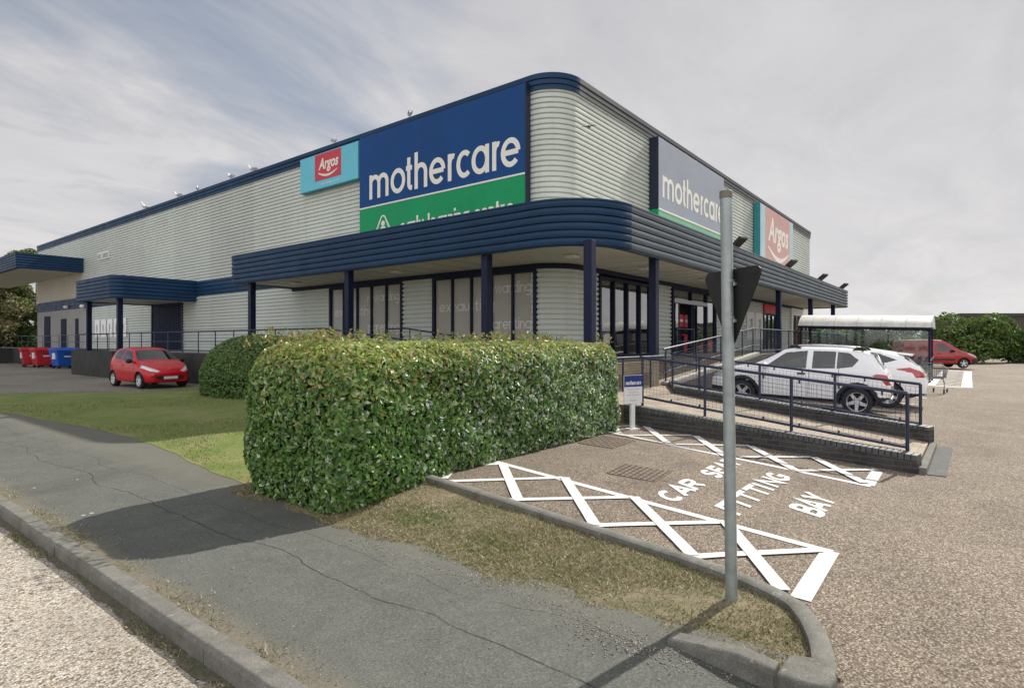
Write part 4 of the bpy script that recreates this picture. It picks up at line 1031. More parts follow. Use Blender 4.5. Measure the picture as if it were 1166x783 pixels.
# ------------------------------------------------------------------ railings
meshm = M('mesh_wire', (.02, .03, .07), .5, .2)
railm = M('rail_paint', (.010, .018, .058), .32, 0, .6, .2, 6)
def railing(label, pts, posts, top=.85, low=.12, r=.024, mesh=None, mid=None, ends=True, toprail=None, inset=.0):
    """pts: (x,y,z surface) polyline; posts: list of distances along it"""
    P = [Vector(p) for p in pts]; acc = [0]
    for a, b in zip(P, P[1:]): acc.append(acc[-1]+(b-a).length)
    def at(s):
        for i in range(len(P)-1):
            if s <= acc[i+1] or i == len(P)-2: return P[i]+(P[i+1]-P[i])*((s-acc[i])/(acc[i+1]-acc[i]))
    c = P[0]; t = thing('railing', label, 'railing', tuple(c))
    up_ = Vector((0, 0, 1))
    for s in posts:
        m = MB(); q = at(s); m.tube([q-up_*.05, q+up_*top], r, 8); m.build('post', railm, t, world=True, smooth='auto')
    m = MB(); m.tube([p+up_*top for p in P], r*1.05, 10); m.build('top_rail', toprail or railm, t, world=True, smooth='auto')
    m = MB(); m.tube([p+up_*low for p in P], r*.9, 8); m.build('bottom_rail', railm, t, world=True, smooth='auto')
    if mid: m = MB(); m.tube([p+up_*mid for p in P], r*.8, 8); m.build('middle_rail', railm, t, world=True, smooth='auto')
    if mesh:
        m = MB(); n = int(acc[-1]/mesh)
        for i in range(1, n): q = at(acc[-1]*i/n); m.wire(q+up_*(low+.03), q+up_*(top-.05), .0017)
        for k in range(int((top-low-.08)/mesh)+1):
            z = low+.03+k*mesh
            for a, b in zip(P, P[1:]): m.wire(a+up_*z, b+up_*z, .0017)
        m.build('mesh_panel', meshm, t, world=True)
        m = MB()
        for i in range(int(acc[-1]/.55)):
            q = at(.3+i*.55)
            for z in (low+.02, top-.055): m.box(q.x-.012, q.y-.012, q.z+z-.02, q.x+.012, q.y+.012, q.z+z+.035)
        m.build('mesh_clip', railm, t, world=True)
    return t
def rl(y): return .10+(LZ-.10)*(y+8.67)/4.6
railing('navy mesh railing along the open side of the entrance ramp, beside the painted bay', [(-4.42, -8.55, rl(-8.55)+.06), (-3.86, -4.35, LZ+.03)], [0, 1.52, 2.95, 4.2], .86, .13, mesh=.072)
railing('navy mesh railing on the far side of the entrance ramp, beside the parked white crossover', [(-2.04, -8.55, rl(-8.55)+.17), (-1.0, -3.75, LZ+.16)], [0, 1.35, 2.8, 4.2, 4.9], .74, .08, mesh=.072)
railing('navy railing rising along the upper ramp in front of the shop entrance', [(1.12, -2.62, LZ+.05), (9.2, -2.62, FL+.05), (10.2, -2.62, FL+.05)], [.15, 2.4, 4.6, 6.9, 8.2], .93, .3, mesh=.072)
railing('navy mesh railing of the terrace between the upper ramp and the trolley shelter', [(10.3, -2.62, FL+.04), (31, -2.62, FL+.04)], [0, 2.2, 4.4, 6.6, 8.8, 11, 13.2, 15.4, 17.6, 20.6], .95, .1, mesh=.075)
railing('plain navy railing on the yellow brick sill wall between the hedge and the second column', [(-3.3, -2.72, .55), (.9, -2.72, .55)], [.1, 1.9, 3.4], .80, .72)
railing('navy railing between the shopfront window and the automatic doors', [(6.2, -.9, FL), (7.8, -.9, FL)], [0, 1.6], .95, .5)
ry = lambda y: LZ+(FL-LZ)*min(1, max(0, (y-.1)/7.2))
railing('long navy railing along the raised walkway behind the red car and the round bush', [(-2.75, 30.9, FL), (-2.75, 7.3, FL), (-2.75, .2, LZ)], [0]+[i*1.48 for i in range(1, 22)], .92, .12, mid=.5)
railing('short navy handrail sloping down in front of the filmed windows', [(-1.3, 5.9, ry(5.9)+.12), (-1.3, 4.9, ry(5.9)+.12), (-1.3, 1.0, ry(1.0)+.12)], [0, 1.1, 2.6, 4.4], .92, .45)
railing('thin navy railing on the dock behind the waste bins', [(-1.15, 31.3, FL), (-1.15, 51.5, FL), (-14, 52.1, FL)], [i*1.9 for i in range(17)], .95, .5, r=.02)

# ------------------------------------------------------------------ give way sign seen from behind, on its pole
T = thing('give_way_sign', 'grey metal pole carrying a black backed triangular road sign seen from behind', 'road sign', (-10.06, -8.02, .04))
a = Vector((0, 0, -.15)); b = Vector((-.020, .032, 2.66))
m = MB(); m.tube([a, a+(b-a)*.35, a+(b-a)*.7, b], .038, 24); m.build('pole', galv, T, smooth='auto')
m = MB(); m.tube([b-Vector((0, 0, .04)), b+Vector((0, 0, .012))], .041, 24); m.build('pole_cap', M('cap_grey', (.16, .15, .12), .6), T, smooth='auto', bevel=.006)
tri = []
for i, (cx, cz) in enumerate(((-.225, .455), (.225, .455), (0, .045))):
    a0 = (150, 30, -90)[i]; tri += [(cx+.045*math.cos(rad(a0+s)), cz+.045*math.sin(rad(a0+s))) for s in ((60, 30, 0, -30, -60))]
dv = Vector((-.5385, -.8426, 0)); nv = Vector((.8426, -.5385, 0))
o3 = Vector((-.034, .043, 1.66))
def tf(a_, b_, d): return tuple(o3+dv*a_+Vector((0, 0, b_))+nv*(.062+d))
m = MB(); m.prism(tri, 0, .004, tf); p = m.build('sign_plate', M('sign_back', (.016, .016, .016), .5, .2, .4, .25, 6), T)
m = MB(); m.prism([(x*.99, .305+(z-.305)*.99) for x, z in tri], .0045, .0055, tf); m.build('sign_face', M('sign_face_red', (.6, .03, .03), .35), p)
m = MB(); m.prism([(x*.62, .335+(z-.335)*.62) for x, z in tri], .006, .0066, tf); m.build('sign_centre', white, p)
for z in (.40, .16):
    m = MB()
    m.lathe([(.0405, -.009), (.0405, .009)], 20, Matrix.Translation((-.012, .02, 1.68+z)))
    m.prism([(-.05, -.009), (.05, -.009), (.05, .009), (-.05, .009)], -.018, 0, lambda u, v, d: tf(u, z+v, d)); m.build('pole_clip', galv, T)
    m = MB(); m.lathe([(.006, -.012), (.006, .012)], 8, Matrix.Translation(tf(.046, z, -.018))); m.build('bolt', galv, T)

# ------------------------------------------------------------------ small white notice on a post
T = thing('notice_post', 'small blue and white notice board on a white post at the end of the hedge', 'sign', (-4.50, -4.52, hz(-4.5, -4.52)), rad(-20))
m = MB(); m.box(-.045, -.02, 0, .045, .03, .5); m.build('post', white, T, bevel=.004)
m = MB(); m.box(-.12, -.07, -.005, .12, .08, .025); m.build('foot_plate', white, T, bevel=.004)
def tP(u, v, d): return (-.0+u*1.0, -.022-d, v)
m = MB(); m.box(-.215, -.022, .46, .215, -.002, .955); m.build('board', white, T, bevel=.003, seg=1)
m = MB(); m.box(-.214, -.0265, .755, .214, -.0225, .954); hb = m.build('blue_header', M('notice_blue', (.012, .03, .20), .4), T)
m = MB(); word(m, 'mothercare', .35, .052, .012, lambda u, v, d: tP(u-.175, v+.79, .0045+d*.1), .3); m.build('lettering', white, hb)
m = MB(); yy = .69
for tx_, w_ in (('Bay reserved for', .28), ('fitting of car', .22), ('safety equipment', .30), ('', 0), ('Thank you', .17)):
    if tx_: fitted(m, tx_, -w_/2, w_/2, yy, yy+.032, tP, .001)
    yy -= .048
m.build('notice_lettering', M('notice_print', (.25, .27, .36), .6), T)

# ------------------------------------------------------------------ vegetation
def leafcloud(name, P, N, size, cols, parent, mat=leafm, flat=.55, aspect=.5, sizevar=.35, upbias=.0):
    n = len(P); N = N/np.linalg.norm(N, axis=1, keepdims=True)
    r = RNG.normal(size=(n, 3)); r[:, 2] += upbias; nn = N*flat+r*(1-flat)*.75; nn /= np.linalg.norm(nn, axis=1, keepdims=True)
    t = RNG.normal(size=(n, 3)); t -= nn*(t*nn).sum(1, keepdims=True); t /= np.linalg.norm(t, axis=1, keepdims=True)
    w = np.cross(nn, t); s = size*RNG.uniform(1-sizevar, 1+sizevar, n)[:, None]
    V = np.zeros((n, 4, 3))
    V[:, 0] = P-t*s*.5; V[:, 2] = P+t*s*.5+nn*s*-.08
    V[:, 1] = P+w*s*aspect*.5+nn*s*.12; V[:, 3] = P-w*s*aspect*.5+nn*s*.12
    F = np.array([[0, 1, 2], [0, 2, 3]])[None]+4*np.arange(n)[:, None, None]
    return fast_mesh(name, V.reshape(-1, 3), F.reshape(-1, 3), np.repeat(cols, 4, 0), mat, parent)
def pick(cols, n, var=.25):
    cols = np.array(cols); return cols[RNG.integers(0, len(cols), n)]*RNG.uniform(1-var, 1+var, (n, 1))
def lump(P, k, amp, seed=0):
    x, y, z = P[:, 0]*k+seed, P[:, 1]*k+seed*1.7, P[:, 2]*k
    return amp*(np.sin(x*1.0+1.3*np.sin(y*.9+z))+np.sin(y*1.3+z*1.1+1.1*np.sin(x*1.2))+np.sin(z*1.7+x*.8+2))/3

# main hedge: a clipped block with rounded shoulders
H = thing('hedge', 'long clipped evergreen hedge with silvery leaves beside the painted bay', 'hedge')
def rbox_pts(n, lo, hi, rr):
    lo, hi = np.array(lo), np.array(hi); d = hi-lo; ar = np.array([d[1]*d[2], d[1]*d[2], d[0]*d[2], d[0]*d[2], d[0]*d[1]])
    f = RNG.choice(5, n, p=ar/ar.sum()); u = RNG.uniform(size=(n, 3)); P = lo+u*d
    P[f == 0, 0] = lo[0]; P[f == 1, 0] = hi[0]; P[f == 2, 1] = lo[1]; P[f == 3, 1] = hi[1]; P[f == 4, 2] = hi[2]
    il, ih = lo+rr, hi-rr; il[2] = lo[2]-1; Q = np.clip(P, il, ih); v = P-Q; L = np.linalg.norm(v, axis=1, keepdims=True)+1e-9
    return Q+v/L*rr, v/L
def gz(P): return np.array([hz(x, y) for x, y in P[:, :2]])
n = 88000
P, N = rbox_pts(n, (-10.62, -4.55, .02), (-4.5, -2.6, 1.70), .40)
P += N*(lump(P, 1.7, .045)+lump(P, 4.5, .03, 3)+lump(P, 11, .022, 5))[:, None]; P -= N*(RNG.uniform(0, 1, n)**2*.16)[:, None]
P[:, 1] += .14*np.clip((P[:, 0]+10.6)/6, 0, 1)*(P[:, 1] < -3.5)        # front face runs very slightly askew
und = (N[:, 2] < .3); P[und, 0] += 0
P[:, 2] += gz(P)*(1-np.clip(P[:, 2]/1.7, 0, 1))
pull = np.clip((.35-P[:, 2])/.35, 0, 1)*.07; P -= N*pull[:, None]      # foot tucks in
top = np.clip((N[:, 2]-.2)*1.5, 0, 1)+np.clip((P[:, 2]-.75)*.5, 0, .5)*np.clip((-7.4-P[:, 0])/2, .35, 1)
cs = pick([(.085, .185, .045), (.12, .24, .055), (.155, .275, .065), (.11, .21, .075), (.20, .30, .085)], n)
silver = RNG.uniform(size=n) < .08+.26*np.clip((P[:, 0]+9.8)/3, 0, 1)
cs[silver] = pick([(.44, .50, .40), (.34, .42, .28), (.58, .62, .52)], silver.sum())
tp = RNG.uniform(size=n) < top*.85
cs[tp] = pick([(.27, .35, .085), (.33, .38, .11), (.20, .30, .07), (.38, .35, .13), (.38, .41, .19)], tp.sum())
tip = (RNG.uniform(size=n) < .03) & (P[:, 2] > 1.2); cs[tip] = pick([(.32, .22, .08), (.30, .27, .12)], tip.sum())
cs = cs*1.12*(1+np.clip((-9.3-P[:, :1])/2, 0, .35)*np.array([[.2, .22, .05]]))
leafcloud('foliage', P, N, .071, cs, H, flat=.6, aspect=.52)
# loose shoots standing proud of the top
n = 900; sx = RNG.uniform(-10.6, -4.8, n); sy = RNG.uniform(-4.4, -2.7, n); sz = 1.70+RNG.uniform(0, .13, n)**1.0
keep = (np.sin(sx*2.3)+np.sin(sy*4+sx)+.5*np.sin(sx*7)) > np.where(sx < -8.2, .0, .7); P = np.stack([sx, sy, sz], 1)[keep]
P = np.repeat(P, 4, 0)+RNG.normal(0, .03, (keep.sum()*4, 3))
leafcloud('top_shoots', P, np.tile([0, 0, 1.], (len(P), 1)), .062, pick([(.25, .25, .09), (.20, .23, .07), (.33, .25, .10), (.15, .20, .05)], len(P)), H, flat=.2)
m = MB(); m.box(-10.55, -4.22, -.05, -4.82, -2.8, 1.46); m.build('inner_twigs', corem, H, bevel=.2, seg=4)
# round bush behind on the lawn
H2 = thing('round_bush', 'large rounded clipped evergreen bush on the lawn beside the red car', 'bush', (-3.85, 9.1, 0))
n = 26000; d = RNG.normal(size=(n, 3)); d[:, 2] = np.abs(d[:, 2])*1.0-.25; d /= np.linalg.norm(d, axis=1, keepdims=True)
e = np.sign(d)*np.abs(d)**.72; R3 = np.array([1.75, 1.75, 1.55]); P = e/np.linalg.norm(e, axis=1, keepdims=True)**.35*R3; P[:, 2] = P[:, 2]*1.0+.42; N = d/R3
P += d*lump(P, 2, .07)[:, None]; P -= d*(RNG.uniform(0, 1, n)**2*.2)[:, None]; P[:, 2] = np.maximum(P[:, 2], .03)
cs = pick([(.12, .215, .06), (.15, .26, .065), (.175, .285, .08), (.13, .235, .07)], n)
tp = RNG.uniform(size=n) < np.clip(d[:, 2]*1.0, 0, 1)*.7; cs[tp] = pick([(.19, .25, .08), (.24, .27, .09), (.16, .23, .07)], tp.sum())
leafcloud('foliage', P, N, .085, cs, H2)
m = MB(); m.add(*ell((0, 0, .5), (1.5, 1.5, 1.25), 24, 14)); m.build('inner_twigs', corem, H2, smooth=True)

def bush(name, label, cx, cy, rx, ry_, h, n, size, cols, group=None, zb=0, seed=0, rz=0):
    t = thing(name, label, 'bush' if 'bush' in name or 'shrub' in name else 'tree', (cx, cy, zb), rz, group)
    rs = random.Random(seed); K = max(8, int(8+rx*2.4)); Ps = []; Ns = []; Cs = []
    for k in range(K):
        a = rs.uniform(0, 2*PI); q = rs.random()**.5; c = np.array([rx*.8*q*math.cos(a), ry_*.72*q*math.sin(a), h*(rs.uniform(.12, .45) if k % 2 else rs.uniform(.4, .80)*(1-.22*q))])
        R_ = np.array([rx, ry_, h*.62])*rs.uniform(.28, .46); mn = n//K
        d = RNG.normal(size=(mn, 3)); d /= np.linalg.norm(d, axis=1, keepdims=True)
        p = c+d*R_*(RNG.uniform(.55, 1.05, mn)**.6)[:, None]; p += d*lump(p, 2.5, .12*R_[2], k)[:, None]
        Ps.append(p); Ns.append(d); Cs.append(pick(cols, mn)*rs.uniform(.75, 1.25))
    P = np.concatenate(Ps); P[:, 2] = np.maximum(P[:, 2], .02)
    leafcloud('crown', P, np.concatenate(Ns), size, np.concatenate(Cs), t, leafmd, flat=.4, aspect=.55)
    m = MB(); rs2 = random.Random(seed+5)
    for k in range(4):
        a = rs2.uniform(0, 6.28); m.tube([(0, 0, -.1), (.25*rx*math.cos(a)*.5, .25*ry_*math.sin(a), h*.3), (.5*rx*math.cos(a), .5*ry_*math.sin(a), h*.66)], .06+.01*h, 6, r1=.02)
    m.build('trunk', woodm, t)
    return t
gA = [(.06, .105, .024), (.08, .135, .03), (.11, .165, .042), (.055, .09, .024)]
gB = [(.10, .17, .035), (.14, .215, .045), (.17, .24, .06), (.08, .13, .03)]
gC = [(.13, .155, .07), (.17, .19, .095), (.10, .13, .055), (.21, .22, .12)]
def bushc(label, X, Y, rx, ry_, h, n, size, cols, seed, name='shrub'):
    x, y = cam2loc(X, Y); return bush(name, label, x, y, rx, ry_, h, n, size, cols, 'shrubs along the car park boundary', 0, seed, rad(-51.86))
bushc('bright green shrub behind the nose of the red van, tallest in the boundary row', 38.3, 49.5, 4.2, 2.6, 4.7, 15000, .27, gB, 1)
bushc('dark green shrub right of the bright tall shrub', 43.4, 49.5, 3.4, 2.6, 3.7, 11000, .27, gA, 2)
bushc('grey green shrub at the right edge of the boundary row', 47.6, 50.5, 3.6, 2.6, 3.9, 11000, .27, gC, 3)
bushc('pale grey green shrub directly above the red van', 33.4, 50.5, 4.0, 2.6, 3.3, 13000, .26, gC, 4)
bushc('low olive shrub between the red van and the trolley shelter roof', 29.0, 52, 3.4, 2.4, 3.3, 10000, .26, gA, 5)
bushc('dark shrub seen through the right half of the trolley shelter glass', 24.6, 53, 3.6, 2.4, 3.5, 10000, .27, gA, 6)
bushc('mid green shrub seen through the middle of the trolley shelter glass', 20.0, 54, 3.6, 2.4, 3.6, 9000, .28, gB, 7)
bushc('dark green shrub under the far end of the canopy', 29.5, 60, 4.4, 3.0, 4.6, 10000, .3, gA, 8)
bushc('tall dark shrub just right of the canopy end, above the shelter roof', 34.6, 62, 4.2, 3.0, 4.9, 10000, .3, gA, 10)
bushc('dark shrub beyond the right edge of the boundary row', 52.0, 50, 4.0, 2.8, 4.0, 9000, .3, gA, 9)
def tree(label, X, Y, h, rx, n, size, cols, seed, trunk_h, group='trees at the far end of the building'):
    x, y = cam2loc(X, Y); t = thing('tree', label, 'tree', (x, y, 0), 0, group); rs = random.Random(seed)
    Ps, Ns, Cs = [], [], []; m = MB(); lean = Vector((rs.uniform(-.3, .3), rs.uniform(-.3, .3), 0))
    m.tube([(0, 0, -.2), lean*.4+Vector((0, 0, trunk_h*.5)), lean+Vector((0, 0, trunk_h)), lean*1.4+Vector((0, 0, h*.8))], .06*h**.6+.08, 9, r1=.04)
    K = 16
    for k in range(K):
        a = rs.uniform(0, 2*PI); q = rs.random()**.6; zc = trunk_h+(h-trunk_h)*rs.uniform(.05, .88); fall = math.sin(PI*min(1, .18+.8*(zc-trunk_h*.7)/(h-trunk_h*.7)))
        c = np.array([rx*.75*q*math.cos(a)*fall, rx*.75*q*math.sin(a)*fall, zc]); R_ = rx*rs.uniform(.22, .38)*np.array([1, 1, .75]); mn = n//K
        m.tube([lean+Vector((0, 0, max(trunk_h*.7, zc-1.6))), Vector(c)*.55+Vector((0, 0, zc*.42)), Vector(c)], .05, 5, r1=.015)
        d = RNG.normal(size=(mn, 3)); d /= np.linalg.norm(d, axis=1, keepdims=True); p = c+d*R_*(RNG.uniform(.2, 1.1, mn)**.6)[:, None]
        Ps.append(p); Ns.append(d); Cs.append(pick(cols, mn)*rs.uniform(.7, 1.3))
    leafcloud('crown', np.concatenate(Ps), np.concatenate(Ns), size, np.concatenate(Cs), t, leafmd, flat=.35, aspect=.55)
    m.build('trunk', woodm, t, smooth=True); return t
tree('dark tree rising behind the loading canopy at the left edge', -54.5, 61, 12.6, 4.6, 17000, .30, gA, 21, 2.4)
tree('yellow green tree just left of the far corner of the building', -49.2, 60.5, 11.6, 3.6, 14000, .28, [(.12, .17, .035), (.17, .21, .055), (.20, .22, .07), (.08, .12, .03)], 22, 2.6)
tree('brownish thin tree under the loading canopy', -50.0, 58, 8.4, 3.0, 9000, .26, [(.20, .175, .08), (.16, .165, .06), (.24, .19, .11), (.09, .12, .04)], 23, 1.6)
bush('shrub', 'dark ivy clad shrub at the left edge below the loading canopy', *cam2loc(-52.6, 59), 4.2, 2.6, 6.5, 14000, .28, gA, None, 0, 31)
bush('shrub', 'low dark shrub between the far corner of the building and the dock wall', *cam2loc(-47.2, 62), 4.2, 2.6, 4.2, 10000, .28, gA, None, 0, 33)
bush('shrub', 'broad dark shrub far behind the loading dock', *cam2loc(-55.5, 66), 7.0, 3.0, 5.2, 13000, .32, gA, None, 0, 34)
# young straggly trunk with ivy at the corner
# ------------------------------------------------------------------ far buildings
D = thing('flat_roofed_building', 'low dark brown flat roofed building beyond the boundary shrubs', 'building', (*cam2loc(50.1, 66), 0), rad(-51.86))
m = MB(); m.prism([(0, 0), (60, 0), (60, 18), (8.3, 18)], -.2, 4.75); m.build('wall', M('brown_cladding', (.085, .062, .05), .7, 0, .3, .15, .5), D)
m = MB(); m.sweep([(-.1, 4.76), (.12, 4.62), (.12, 4.95), (-.3, 4.95)], [(8.3, 18), (0, 0), (60, 0)]); m.build('roof_edge', M('dark_fascia', (.045, .043, .045), .6), D)
D = thing('pitched_roof_building', 'pale pitched roof retail shed across the car park, seen mirrored in the shopfront glass', 'building', (30, -62, 0))
m = MB(); m.box(-30, -12, -.2, 30, 0, 4.2); m.build('wall', M('pale_cladding', (.45, .45, .42), .6), D)
m = MB(); m.add([(-30.5, .6, 4.1), (30.5, .6, 4.1), (30.5, -6, 7.2), (-30.5, -6, 7.2), (-30.5, -12.6, 4.1), (30.5, -12.6, 4.1)], [(0, 1, 2, 3), (3, 2, 5, 4)]); m.build('roof', M('pale_roof', (.40, .41, .38), .6), D)
m = MB(); m.box(-22, .01, .1, -12, .08, 3); m.box(-6, .01, .1, 6, .08, 3); m.build('shopfront', M('teal_front', (.03, .12, .16), .3), D)

# ------------------------------------------------------------------ vehicles
def paint(name, col, coat=.8): return M(name, col, .32, 0, .4, .03, 2, coat=coat)
carred = paint('paint_red', (.50, .004, .010), .3); carwhite = paint('paint_white', (.86, .87, .89)); vanred = paint('paint_deep_red', (.36, .012, .016))
lampred = M('lamp_red', (.42, .012, .015), .12, 0, .6, .1, 9, coat=1); lampclear = M('lamp_clear', (.62, .64, .66), .08, .3, .6, .2, 12, coat=1)
platew = M('plate_white', (.62, .62, .60), .45); plateg = M('plate_grey', (.33, .34, .36), .5)
seatm = M('seat_cloth', (.06, .065, .07), .85)
gapm = M('panel_gap', (.01, .01, .01), .8)

def inpoly(poly, a, b):
    r = np.zeros(a.shape, bool); n = len(poly)
    for i in range(n):
        x0, y0 = poly[i]; x1, y1 = poly[(i+1) % n]
        c = ((y0 > b) != (y1 > b)) & (a < (x1-x0)*(b-y0)/((y1-y0) if y1 != y0 else 1e-9)+x0); r ^= c
    return r

def vehicle(name, label, cat, loc, rz, S, body, pitch=0):
    T = thing(name, label, cat, loc, rz); T.rotation_euler = (0, pitch, rz)
    L = S['L']; H = L/2
    s = np.unique(np.concatenate([np.linspace(0, L, int(L/.0115)), np.linspace(0, .12, 16), np.linspace(L-.14, L, 18)]+[[g-.005, g+.005] for g in S.get('gaps', [])]))
    f = lambda k, sm=.035: smooth1(s, np.interp(s, [p[0] for p in S[k]], [p[1] for p in S[k]]), sm)
    def smooth1(s, v, sg):
        W = np.exp(-.5*((s[:, None]-s[None])/sg)**2); d = np.gradient(s); W = W*d[None]; return (W*v[None]).sum(1)/W.sum(1)
    zt, zb, w = f('top', S.get('sm', .035)), f('bot', .05), f('hw', .05); belt = np.minimum(f('belt', .1), zt-.025)
    g = zt-belt; tum = .035+S.get('tum', .36)*np.clip(g-.03, 0, 1); wr = w*.955-tum; k = np.clip(g/.25, 0, 1)
    cp = [(0*s, zb), (w*.82, zb), (w*.955, zb+.05), (w*.995, zb+.42*(belt-zb)), (w*1.0, zb+.66*(belt-zb)), (w*.985, zb+.86*(belt-zb)), (w*.955, belt), (wr+.02, zt-.075*k-.004), (wr*.86, zt-.012*k), (wr*.45, zt+.012), (0*s, zt+.018)]
    C = np.array([[a, b] for a, b in cp])                    # K,2,ns
    K = len(cp); sub = [4, 4, 13, 13, 9, 8, int(30+24*S.get('hi', .5)), 10, 8, 8]; rows = []; segid = []
    for i in range(K-1):
        p0, p1, p2, p3 = C[max(0, i-1)], C[i], C[i+1], C[min(K-1, i+2)]
        for j in range(sub[i]):
            t = j/sub[i]
            if i in (6,): q = p1+(p2-p1)*t; q[0] += .018*np.sin(PI*t)*k
            else: q = .5*(2*p1+(p2-p0)*t+(2*p0-5*p1+4*p2-p3)*t*t+(3*p1-p0-3*p2+p3)*t**3)
            rows.append(q); segid.append(i)
    rows.append(C[-1]); R = np.array(rows)                  # nt,2,ns
    nt, ns = R.shape[0], len(s)
    Y, Z = R[:, 0, :], R[:, 1, :]; Y[0] = 0; Y[-1] = 0
    V = np.stack([np.broadcast_to(H-s, Y.shape), Y, Z], -1)
    vid = np.arange(nt*ns).reshape(nt, ns)
    F = np.stack([vid[:-1, :-1], vid[:-1, 1:], vid[1:, 1:], vid[1:, :-1]], -1).reshape(-1, 4)
    fc = V.reshape(-1, 3)[F].mean(1); fs_, fy, fz = H-fc[:, 0], fc[:, 1], fc[:, 2]
    seg = np.repeat(np.array(segid), ns-1); wrf = np.interp(fs_, s, wr); wf = np.interp(fs_, s, w)
    cls = np.zeros(len(F), int); names = ['body']
    def assign(nm, mask): names.append(nm); cls[(cls == 0) & mask] = len(names)-1
    r = S['r']; RA = r+S.get('arch', .055)
    arch = np.zeros(len(F), bool); rings = []
    for sw in S['wheels']:
        d = np.hypot(fs_-sw, fz-r); arch |= (d < RA) & (seg < 6); rings.append((d < RA+S.get('flare', 0)) & (seg < 6) & (seg > 0))
    cls[arch] = -1
    parts = []
    for nm, mt, per, fn in S['cls']:
        assign(nm, fn(fs_, fy, fz, seg, wrf, wf)); parts.append((nm, mt, per))
    if S.get('flare'):
        for ring in rings: assign('wheel_arch_trim', ring); parts.append(('wheel_arch_trim', blackp, True))
    VV = V.reshape(-1, 3)
    def emit(nm, mt, parent, fsel, sides, smooth=True, cap=False):
        vs, ff, off = [], [], 0
        for sd in sides:
            u, inv = np.unique(F[fsel], return_inverse=True); q = VV[u].copy(); q[:, 1] *= sd
            fa = inv.reshape(-1, 4)+off
            if sd < 0: fa = fa[:, ::-1]
            vs.append(q); ff.append(fa); off += len(u)
        if off == 0: return None
        m = MB(); m.v = [tuple(p) for p in np.concatenate(vs)]; m.f = [tuple(int(i) for i in p) for p in np.concatenate(ff)]
        if cap:
            for ci in (0, ns-1):
                ring_ = [vid[t, ci] for t in range(nt)]; b0 = len(m.v)
                m.v += [tuple(VV[i]) for i in ring_]+[(VV[i][0], -VV[i][1], VV[i][2]) for i in ring_[1:-1][::-1]]
                ids = list(range(b0, len(m.v))); m.f.append(tuple(ids) if ci else tuple(ids[::-1]))
        o = m.build(nm, mt, parent, smooth=False)
        o.data.polygons.foreach_set('use_smooth', [True]*len(o.data.polygons))
        bm = bmesh.new(); bm.from_mesh(o.data); bmesh.ops.remove_doubles(bm, verts=bm.verts, dist=.0004); bmesh.ops.recalc_face_normals(bm, faces=bm.faces); bm.to_mesh(o.data); bm.free()
        o.data.set_sharp_from_angle(angle=rad(50)); return o
    bo = emit('body', body, T, cls == 0, (1, -1), cap=True)
    for i, (nm, mt, per) in enumerate(parts):
        sel = cls == i+1
        if not sel.any(): continue
        if per: emit(nm, mt, T, sel, (1,)); emit(nm, mt, T, sel, (-1,))
        else: emit(nm, mt, T, sel, (1, -1))
    # wheels
    tyre = [(r*.66, -.095), (r*.70, -.105), (r*.93, -.10), (r*.985, -.075), (r, -.03), (r, .03), (r*.985, .075), (r*.93, .10), (r*.70, .105), (r*.66, .095)]
    for sw in S['wheels']:
        for sd in (1, -1):
            ww = float(np.interp(sw, s, w))-.115
            Rm4 = Matrix.Rotation(rad(-90)*sd, 4, 'X')
            m = MB(); m.lathe(tyre, 36, Rm4); wo = m.build('wheel', rubber, T, smooth='auto'); wo.location = (H-sw, ww*sd, r)
            m = MB(); m.lathe([(r*.68, -.08), (r*.66, .085), (r*.70, .10), (r*.655, .098), (r*.62, .05), (r*.60, -.06)], 36, Rm4)
            m.lathe([(r*.20, .075), (.001, .08)], 20, Rm4); m.lathe([(r*.17, .0), (r*.20, .075)], 20, Rm4)
            for q in range(S.get('spokes', 5)):
                a = 2*PI*q/S.get('spokes', 5)+.3; sr = S.get('sw', .16)
                mm = Rm4 @ Matrix.Rotation(a, 4, 'Z')
                vs = [(r*.12, -r*sr*.8, .05), (r*.64, -r*sr*.62, .045), (r*.64, r*sr*.62, .045), (r*.12, r*sr*.8, .05), (r*.12, -r*sr*.8, .082), (r*.64, -r*sr*.62, .088), (r*.64, r*sr*.62, .088), (r*.12, r*sr*.8, .082)]
                m.add([mm @ Vector(p) for p in vs], [(3, 2, 1, 0), (4, 5, 6, 7), (0, 1, 5, 4), (1, 2, 6, 5), (2, 3, 7, 6), (3, 0, 4, 7)])
            m.build('rim', alloy, wo, smooth='auto')
            m = MB(); m.lathe([(.001, -.02), (r*.64, -.02)], 24, Rm4); m.build('brake_disc', gapm, wo)
        for sd in (1, -1):
            m = MB(); ww = float(np.interp(sw, s, w)); n = 22; vs = []
            for j in range(n+1):
                a = PI*(-.08+1.16*j/n); x, z = H-sw+RA*1.01*math.cos(a), r+RA*1.01*math.sin(a); vs += [(x, sd*(ww-.015), z), (x, sd*(ww-.36), z)]
            m.add(vs, [(2*j, 2*j+1, 2*j+3, 2*j+2) for j in range(n)])
            m.build('wheel_well', gapm, T)
    # cabin
    for x in S['seats']:
        for y in (-.36, .36):
            m = MB(); m.box(H-x-.25, y-.22, .35, H-x+.25, y+.22, .58); mt = Matrix.Translation((H-x-.28, y, .5)) @ Matrix.Rotation(rad(-14), 4, 'Y'); m.box(-.07, -.21, 0, .07, .21, .58, mt); m.box(-.05, -.12, .6, .05, .12, .78, mt)
            m.build('seat', seatm, T, bevel=.05, seg=3)
    m = MB(); xd = H-S['dash']; m.box(xd-.25, -.66, .55, xd+.12, .66, S['dz']); m.build('dashboard', blackp, T, bevel=.06, seg=3)
